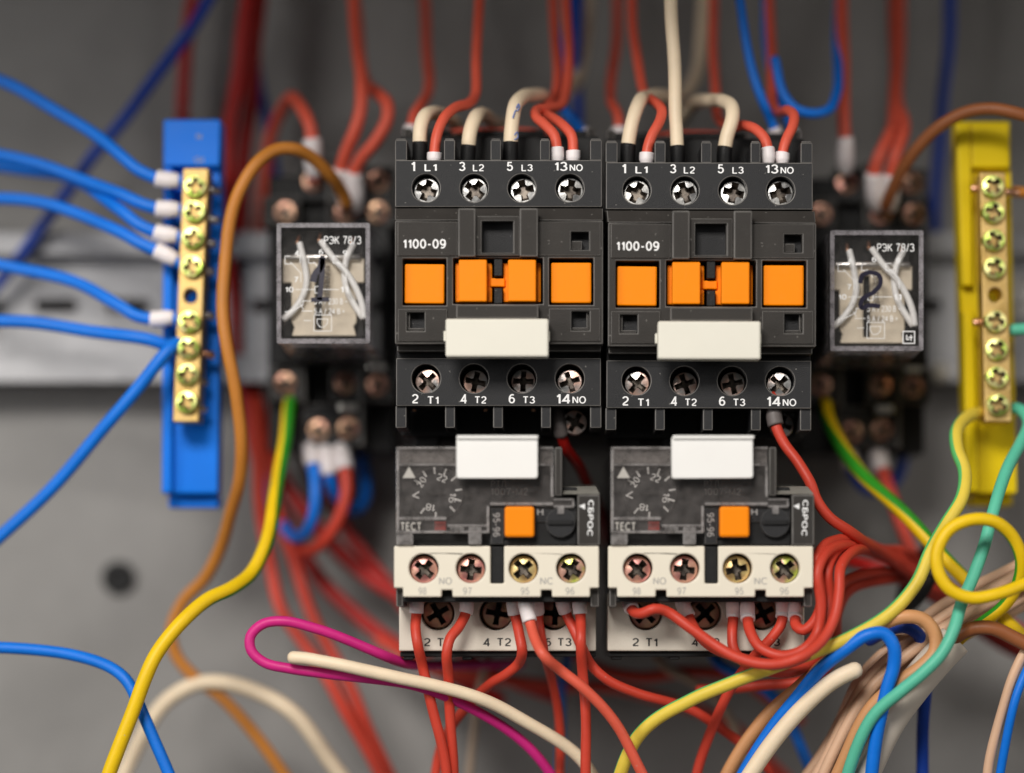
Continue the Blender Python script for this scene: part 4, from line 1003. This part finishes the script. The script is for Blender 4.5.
for lb, m_, w, pts in (
    ('beige wire dropping behind the first overload relay base', 'w_beige', 8, [(490, 640, 50), (487, 662, 46), (480, 690, 44), (470, 760, 44), (470, 830, 44)]),
    ('blue wire dropping behind the first overload relay base', 'w_blue', 8, [(570, 640, 52), (567, 660, 48), (562, 690, 46), (560, 760, 46), (560, 830, 46)]),
    ('red wire lying level behind the base of the first overload relay', 'w_red', 12, [(380, 640, 62), (430, 668, 56), (470, 676, 54), (540, 684, 54), (620, 690, 56), (720, 720, 60), (800, 790, 62)]),
    ('beige wire curving out from under the second overload relay', 'w_beige', 9, [(648, 630, 48), (656, 655, 44), (668, 668, 42), (690, 680, 40), (720, 705, 40), (760, 780, 40)]),
    ('blue wire curving out from under the second overload relay', 'w_blue', 11, [(706, 632, 46), (712, 652, 40), (724, 666, 36), (745, 678, 34), (780, 705, 32), (820, 790, 30)]),
    ('red wire low behind the second overload relay base', 'w_red', 12, [(560, 640, 58), (596, 668, 50), (640, 676, 48), (690, 672, 48), (740, 680, 50), (800, 720, 54)]),
): wire(lb, m_, w, pts, group='wires below the overload relays')

# ---- under the second overload relay, swinging right into the red bundle
g6 = 'red wires from the second overload relay into the bundle'
def tail(dx, dy, dz): return [(905 + dx, 566 + dy, 26 + dz), (940 + dx * .6, 592 + dy, 36 + dz), (985 + dx * .4, 622 + dy, 44 + dz), (1050, 660 + dy, 50 + dz), (1120, 700 + dy, 54 + dz)]
wire('red wire crossing in front of the T1 screw of the second overload relay', 'w_red', 11, [(626, 588, 1), (628, 598, -2), (634, 611, -5), (643, 613, -7), (655, 609, -8), (667, 612, -7), (690, 629, -8), (717, 647, -9), (744, 659, -11), (772, 664, -13), (798, 659, -15), (820, 643, -12.75), (834, 618, -10.475), (840, 590, -8.5), (841, 568, -6.3375), (850, 554, -0.875), (872, 551, 12.7)] + tail(0, 2, 2), (9, 33, 1.40), group=g6)
wire('red wire from terminal 97 of the second overload relay', 'w_red', 11, [(680, 588, 0), (681, 600, -1.5), (687, 613, 0), (697, 631, -3), (714, 648, -5), (737, 658, -7), (760, 664, -8), (785, 663, -9), (810, 652, -8.375), (824, 630, -6.1), (829, 600, -5.2875), (827, 572, -5.6125), (834, 554, -2.475), (852, 546, 5.45), (880, 550, 20)] + tail(-4, -8, 0), (9, 34, 1.38), group=g6)
wire('red wire from the left white end at terminal 95 of the second overload relay', 'w_red', 10.5, [(732, 588, 0), (732.5, 600, -1), (733, 614, 1), (731.5, 632, -1), (733, 648, -2), (744, 661, -2), (764, 670, -2), (792, 672, -1), (816, 660, 1.6), (826, 634, 3.225), (830, 606, 3.875), (842, 584, 7.825), (868, 574, 18.05)] + tail(6, 8, 6), (9, 34, 1.38), group=g6)
wire('red wire with a deep U from the right white end at terminal 95', 'w_red', 11, [(747, 588, -1), (747.5, 600, -2), (748, 614, -1), (751, 632, -4), (761, 649, -6.5), (780, 656.5, -8), (802, 650, -9.675), (818, 630, -8.075), (822, 602, -8.425), (818, 574, -9.075), (824, 556, -7.1), (838, 547, -1.825), (862, 546, 9.075)] + tail(-8, -4, -4), (9, 34, 1.38), group=g6)
wire('red wire hooking back left from the left white end at terminal 96', 'w_red', 10.5, [(782, 588, 0), (782.5, 600, -1.5), (783, 612, 0), (780, 626, -1), (769, 640, -1), (757, 652, 0), (745, 668, 2), (728, 695, 5), (700, 760, 11), (690, 830, 13)], (9, 34, 1.38), group=g6)
wire('red wire turning up sharply from the last white end at terminal 96', 'w_red', 11, [(796, 588, -1), (796, 600, -2), (796, 614, -1), (797, 627, -4), (804, 631, -5.35), (814, 622, -5.725), (820, 604, -6.25), (818, 580, -7.075), (817, 560, -7.2375), (824, 546, -5.1), (838, 540, 0.175), (860, 541, 9.75), (884, 549, 21)] + tail(-2, -14, 2), (9, 34, 1.38), group=g6)
wire('red wire falling from terminal 14 NO of the second contactor into the bundle', 'w_red', 11, [(773, 396, 3.4), (773, 404, 3.2), (775, 424, 2.6), (783, 442, 2), (798, 461, 1), (811, 482, 0), (818, 502, 0), (830, 519, 0), (849, 532, 2), (868, 544, 8), (884, 554, 16)] + tail(-6, 2, -2), (10, 30, 1.5), 'ferrule_grey', group=g6)
wire('dark wire with grey end under terminal 14 NO of the first contactor', 'w_darkred', 11, [(557, 398, 10), (557.5, 410, 10), (560, 426, 9), (566, 446, 12), (580, 470, 24), (596, 500, 40), (606, 540, 55)], (10, 40, 1.35), 'ferrule_grey')
wire('lowest red wire sweeping out of the bundle towards the second overload relay', 'w_red', 11, [(700, 690, 16), (760, 686, 14), (800, 682, 12), (826, 668, 12), (836, 640, 14), (838, 612, 16), (848, 592, 18), (872, 582, 22)] + tail(10, 14, 8), group=g6)
wire('dark red wire at the back of the bundle', 'w_darkred', 13, [(700, 520, 66), (780, 552, 56), (840, 560, 46), (890, 572, 40), (940, 602, 46), (1000, 642, 52), (1080, 690, 60)], group=g6)
# cable tie on the bundle
f = Frame('cable_tie', 921, 575, 30)
tag(f.root, 'black cable tie strapped round the red wire bundle', 'cable tie')
ring = []
for i in range(33):
    a = 2 * math.pi * i / 32
    ring.append(f.L(921 - 14 * math.sin(a) + 3 * math.cos(a), 577 + 30 * math.sin(a), 2 - 13 * math.cos(a), 0))
new_obj('strap', tube_mesh('strap', ring, 1.5, 8, caps=False), 'jet', f.root)
boxes(f, 'lock', 'jet', [(927, 540, 944, 556, -9, -2)], 0.3)

# ---- right relay socket
wire('coral wire hanging from the single white end above the second relay', 'w_salmon', 13, [(846, 172, 46), (845.5, 160, 44), (845, 140, 42), (844.5, 118, 42), (843, 80, 44), (842, -40, 50)], (0, 40, 1.38), group=g2)
wire('coral wire, left of the two white ends above the second relay', 'w_salmon', 13, [(877, 208, 46), (875, 194, 43), (874, 174, 41), (879, 156, 40), (888, 136, 42), (894, 118, 48), (895, 80, 56), (894, -40, 66)], (0, 42, 1.38), group=g2)
wire('coral wire, right of the two white ends above the second relay', 'w_salmon', 13, [(891, 208, 46), (891, 194, 43), (892.5, 174, 41), (896, 156, 40), (902, 138, 42), (903, 122, 47), (898, 100, 54), (898, 60, 60), (902, -40, 66)], (0, 40, 1.38), group=g2)
wire('brown wire arching from the second relay socket over the yellow bar', 'w_brown', 12.5, [(886, 205, 38), (890, 194, 35), (902, 170, 30), (920, 146, 25), (942, 125, 20), (966, 112, 17), (990, 108, 15), (1012, 111, 14), (1040, 121, 14), (1090, 150, 16), (1130, 200, 20)], tip=[(884, 213, 46), (885, 209, 42), (886, 205, 38)], group='brown wires')
wire('yellow green wire slanting from the second relay socket towards the coil', 'w_yellow', 14, [(825, 404, 46), (827, 416, 43), (836, 438, 38), (858, 468, 30), (888, 500, 22), (918, 529, 17), (948, 560, 14), (975, 590, 13), (1000, 617, 12), (1030, 642, 12), (1080, 680, 14), (1130, 730, 16)],
     tip=[(823, 392, 50), (824, 398, 48), (825, 404, 46)], stripe=0.3, stripe_mat='w_green', twist=-0.05, phase=1.0, n=20, group='yellow green earth wires')
wire('navy wire sagging below the second relay socket', 'w_navy', 12, [(848, 446, 54), (849, 458, 53), (853, 474, 52), (866, 488, 54), (884, 490, 58), (897, 478, 64), (903, 450, 72), (905, 420, 80)], (0, 26, 1.4), group=g2)
wire('red wire running from its white end below the second relay socket into the bundle', 'w_red', 13, [(878, 444, 54), (879, 456, 53), (884, 476, 51), (894, 506, 48), (908, 540, 45), (924, 575, 44), (950, 606, 48), (1000, 640, 54), (1080, 690, 60)], (0, 32, 1.38), group=g2)
# ---- right foreground tangle
g7 = 'foreground wires at the lower right'
wire('pale yellow green striped wire hanging from the yellow bar and sweeping left', 'w_lemon', 13.5, [(986, 414, 24), (975, 414, 21), (964, 419, 16), (957, 432, 11), (958, 452, 7), (964, 472, 4), (961, 498, 0), (946, 524, -2), (931, 551, -4), (915, 585, -6), (889, 614, -7), (852, 636, -8), (812, 653, -8), (772, 668, -7), (735, 681, -6), (690, 700, -4), (640, 735, 0), (600, 830, 6)],
     stripe=0.13, stripe_mat='w_mint', twist=0.0, phase=1.9, n=24, group=g7)
wire('teal green wire falling from the yellow bar behind the yellow coil', 'w_teal', 12.5, [(1006, 408, 24), (1020, 410, 20), (1028, 422, 15), (1021, 443, 10), (1009, 466, 6), (999, 490, 2), (991, 518, -1), (985, 545, -3), (973, 578, -5), (960, 606, -7), (953, 630, -9), (942, 653, -10), (924, 672, -10), (902, 690, -9), (870, 720, -6), (840, 800, 0)], group=g7)
wire('yellow wire wound in a round coil at the right edge', 'w_yellow', 13, [(1130, 540, -4), (1070, 568, -8), (1026, 584, -11), (1000, 593, -13), (972, 597, -13), (950, 588, -13), (938, 569, -13), (937.5, 549, -13), (949, 530, -13), (971, 520, -13), (995, 521, -12), (1013, 535, -10), (1021, 557, -8), (1017, 584, -5), (1004, 606, -3), (984, 622, -1), (965, 634, 1), (950, 650, 4), (935, 670, 6), (900, 710, 8)],
     stripe=0.25, stripe_mat='w_green', twist=0.0, phase=1.5, n=20, group=g7)
wire('thick brown wire bowing off the right edge below the coil', 'w_brown', 14.5, [(930, 668, 4), (945, 650, 1), (956, 637, -2), (972, 629, -4), (992, 628, -5), (1012, 636, -5), (1040, 650, -5), (1090, 676, -4), (1130, 700, -3)], group=g7)
wire('tan wire folded in a hairpin above the grey sheath', 'w_tan', 14, [(690, 860, 12), (730, 770, 9), (766, 716, 6), (800, 686, 2), (830, 660, -2), (856, 640, -4), (882, 624, -5), (906, 616, -6), (925, 619, -6), (936, 634, -6), (935, 651, -6), (922, 666, -6), (900, 682, -5), (870, 710, -3), (830, 790, 2)], group=g7)
wire('bright blue wire arched in an upside down U beside the hairpin', 'w_blue', 13.5, [(700, 870, 8), (740, 782, 5), (772, 728, 1), (800, 694, -3), (822, 668, -6), (845, 650, -8), (866, 636, -9), (884, 634, -9), (894, 646, -9), (895, 664, -8), (888, 688, -7), (875, 740, -4), (870, 830, 0)], group=g7)
wire('navy blue wire bending down inside the tan hairpin', 'w_navy', 13, [(870, 640, 8), (890, 629, 4), (906, 627, 2), (918, 634, 2), (924, 650, 4), (926, 672, 10), (924, 720, 14), (920, 820, 16)], group=g7)
for k, (dx, dy, dz) in enumerate(((-8, -18, -6), (-4, -9, -10), (2, -1, -12), (8, 8, -9), (4, 18, -4))):
    wire(('uppermost of the pale tan wires fanning into the sheath', 'second of the pale tan wires fanning into the sheath', 'third of the pale tan wires fanning into the sheath', 'fourth of the pale tan wires fanning into the sheath', 'lowest of the pale tan wires fanning into the sheath')[k], 'w_flesh', 12,
         [(1120, 520 + dy, 28 + dz), (1060, 558 + dy, 22 + dz), (1016 + dx, 588 + dy, 18 + dz), (976 + dx, 609 + dy, 16 + dz), (938 + dx, 632 + dy, 15 + dz), (900 + dx, 660 + dy * .8, 15 + dz), (868 + dx, 690 + dy * .6, 15 + dz), (830, 760 + dy, 16 + dz), (800 + 3 * dy, 850, 18 + dz)], group='pale tan wires')
# sheath of a cable, cut open
path = spline([P(955, 640, 1), P(936, 660, 1), P(914, 686, 1), P(888, 722, 2), P(856, 790, 4), P(830, 860, 6)])
o = new_obj('cable', tube_mesh('cable', path, 3.7, 20, caps=False), 'sheath')
tag(o, 'grey white cable sheath cut open below the yellow coil', 'cable')
mo = o.modifiers.new('wall', 'SOLIDIFY'); mo.thickness = 0.0009; mo.offset = -1
wire('cream cable end poking up beside the bright blue wire', 'w_cream', 17, [(855, 670, -6), (842, 676, -6), (824, 688, -5), (790, 720, -3), (740, 790, 0)], group=g7)
wire('cream wire crossing the lower right corner', 'w_flesh', 10, [(1060, 590, 0), (1036, 634, -2), (1020, 662, -3), (1008, 690, -3), (990, 760, 0), (985, 830, 2)], group=g7)
wire('blue wire beside the cream one in the lower right corner', 'w_blue', 9, [(1066, 604, -2), (1040, 646, -4), (1026, 672, -4), (1016, 700, -4), (1000, 770, 0), (996, 830, 2)], group=g7)
wire('short green wire leaving the yellow bar to the right, half way down', 'w_teal', 12, [(1012, 330, 22), (1030, 329, 22), (1060, 336, 22), (1110, 360, 22)], group=g7)
wire('orange wire leaving the top of the yellow bar to the right', 'w_ochre', 11, [(1014, 192, 26), (1034, 193, 26), (1070, 196, 26), (1120, 205, 26)], group=g7)

# blue pen marks on the cream wire of terminal 5 L3
fp = Frame('pen_holder', 512, 130, 4.6)
for q in ([(514.5, 135), (517, 132), (517.5, 138), (514.5, 139.5)], [(513, 118), (514.5, 113), (516, 110)], [(516.5, 108), (518.5, 104), (519.5, 107), (517.5, 111)]):
    pts = curve2(q); bm = bmesh.new()
    vv = []
    for x, y in pts:
        zz = -0.06 - 0.0 + 1.56 - math.sqrt(max(0.05, 1.56 ** 2 - ((x - (511 + max(0, (128 - y)) * 0.13)) * fp.s) ** 2)) * 1.0
        vv.append((x, y, zz + max(0, (118 - y)) * 0.09))
    bm.free()
    pp = [fp.L(x, y, z + 0.25) + fp.root.location for x, y, z in vv]
    new_obj('pen_mark', tube_mesh('pen_mark', pp, 0.16, 6), 'ink', c3)
bpy.data.objects.remove(fp.root)
bpy.context.view_layer.update()
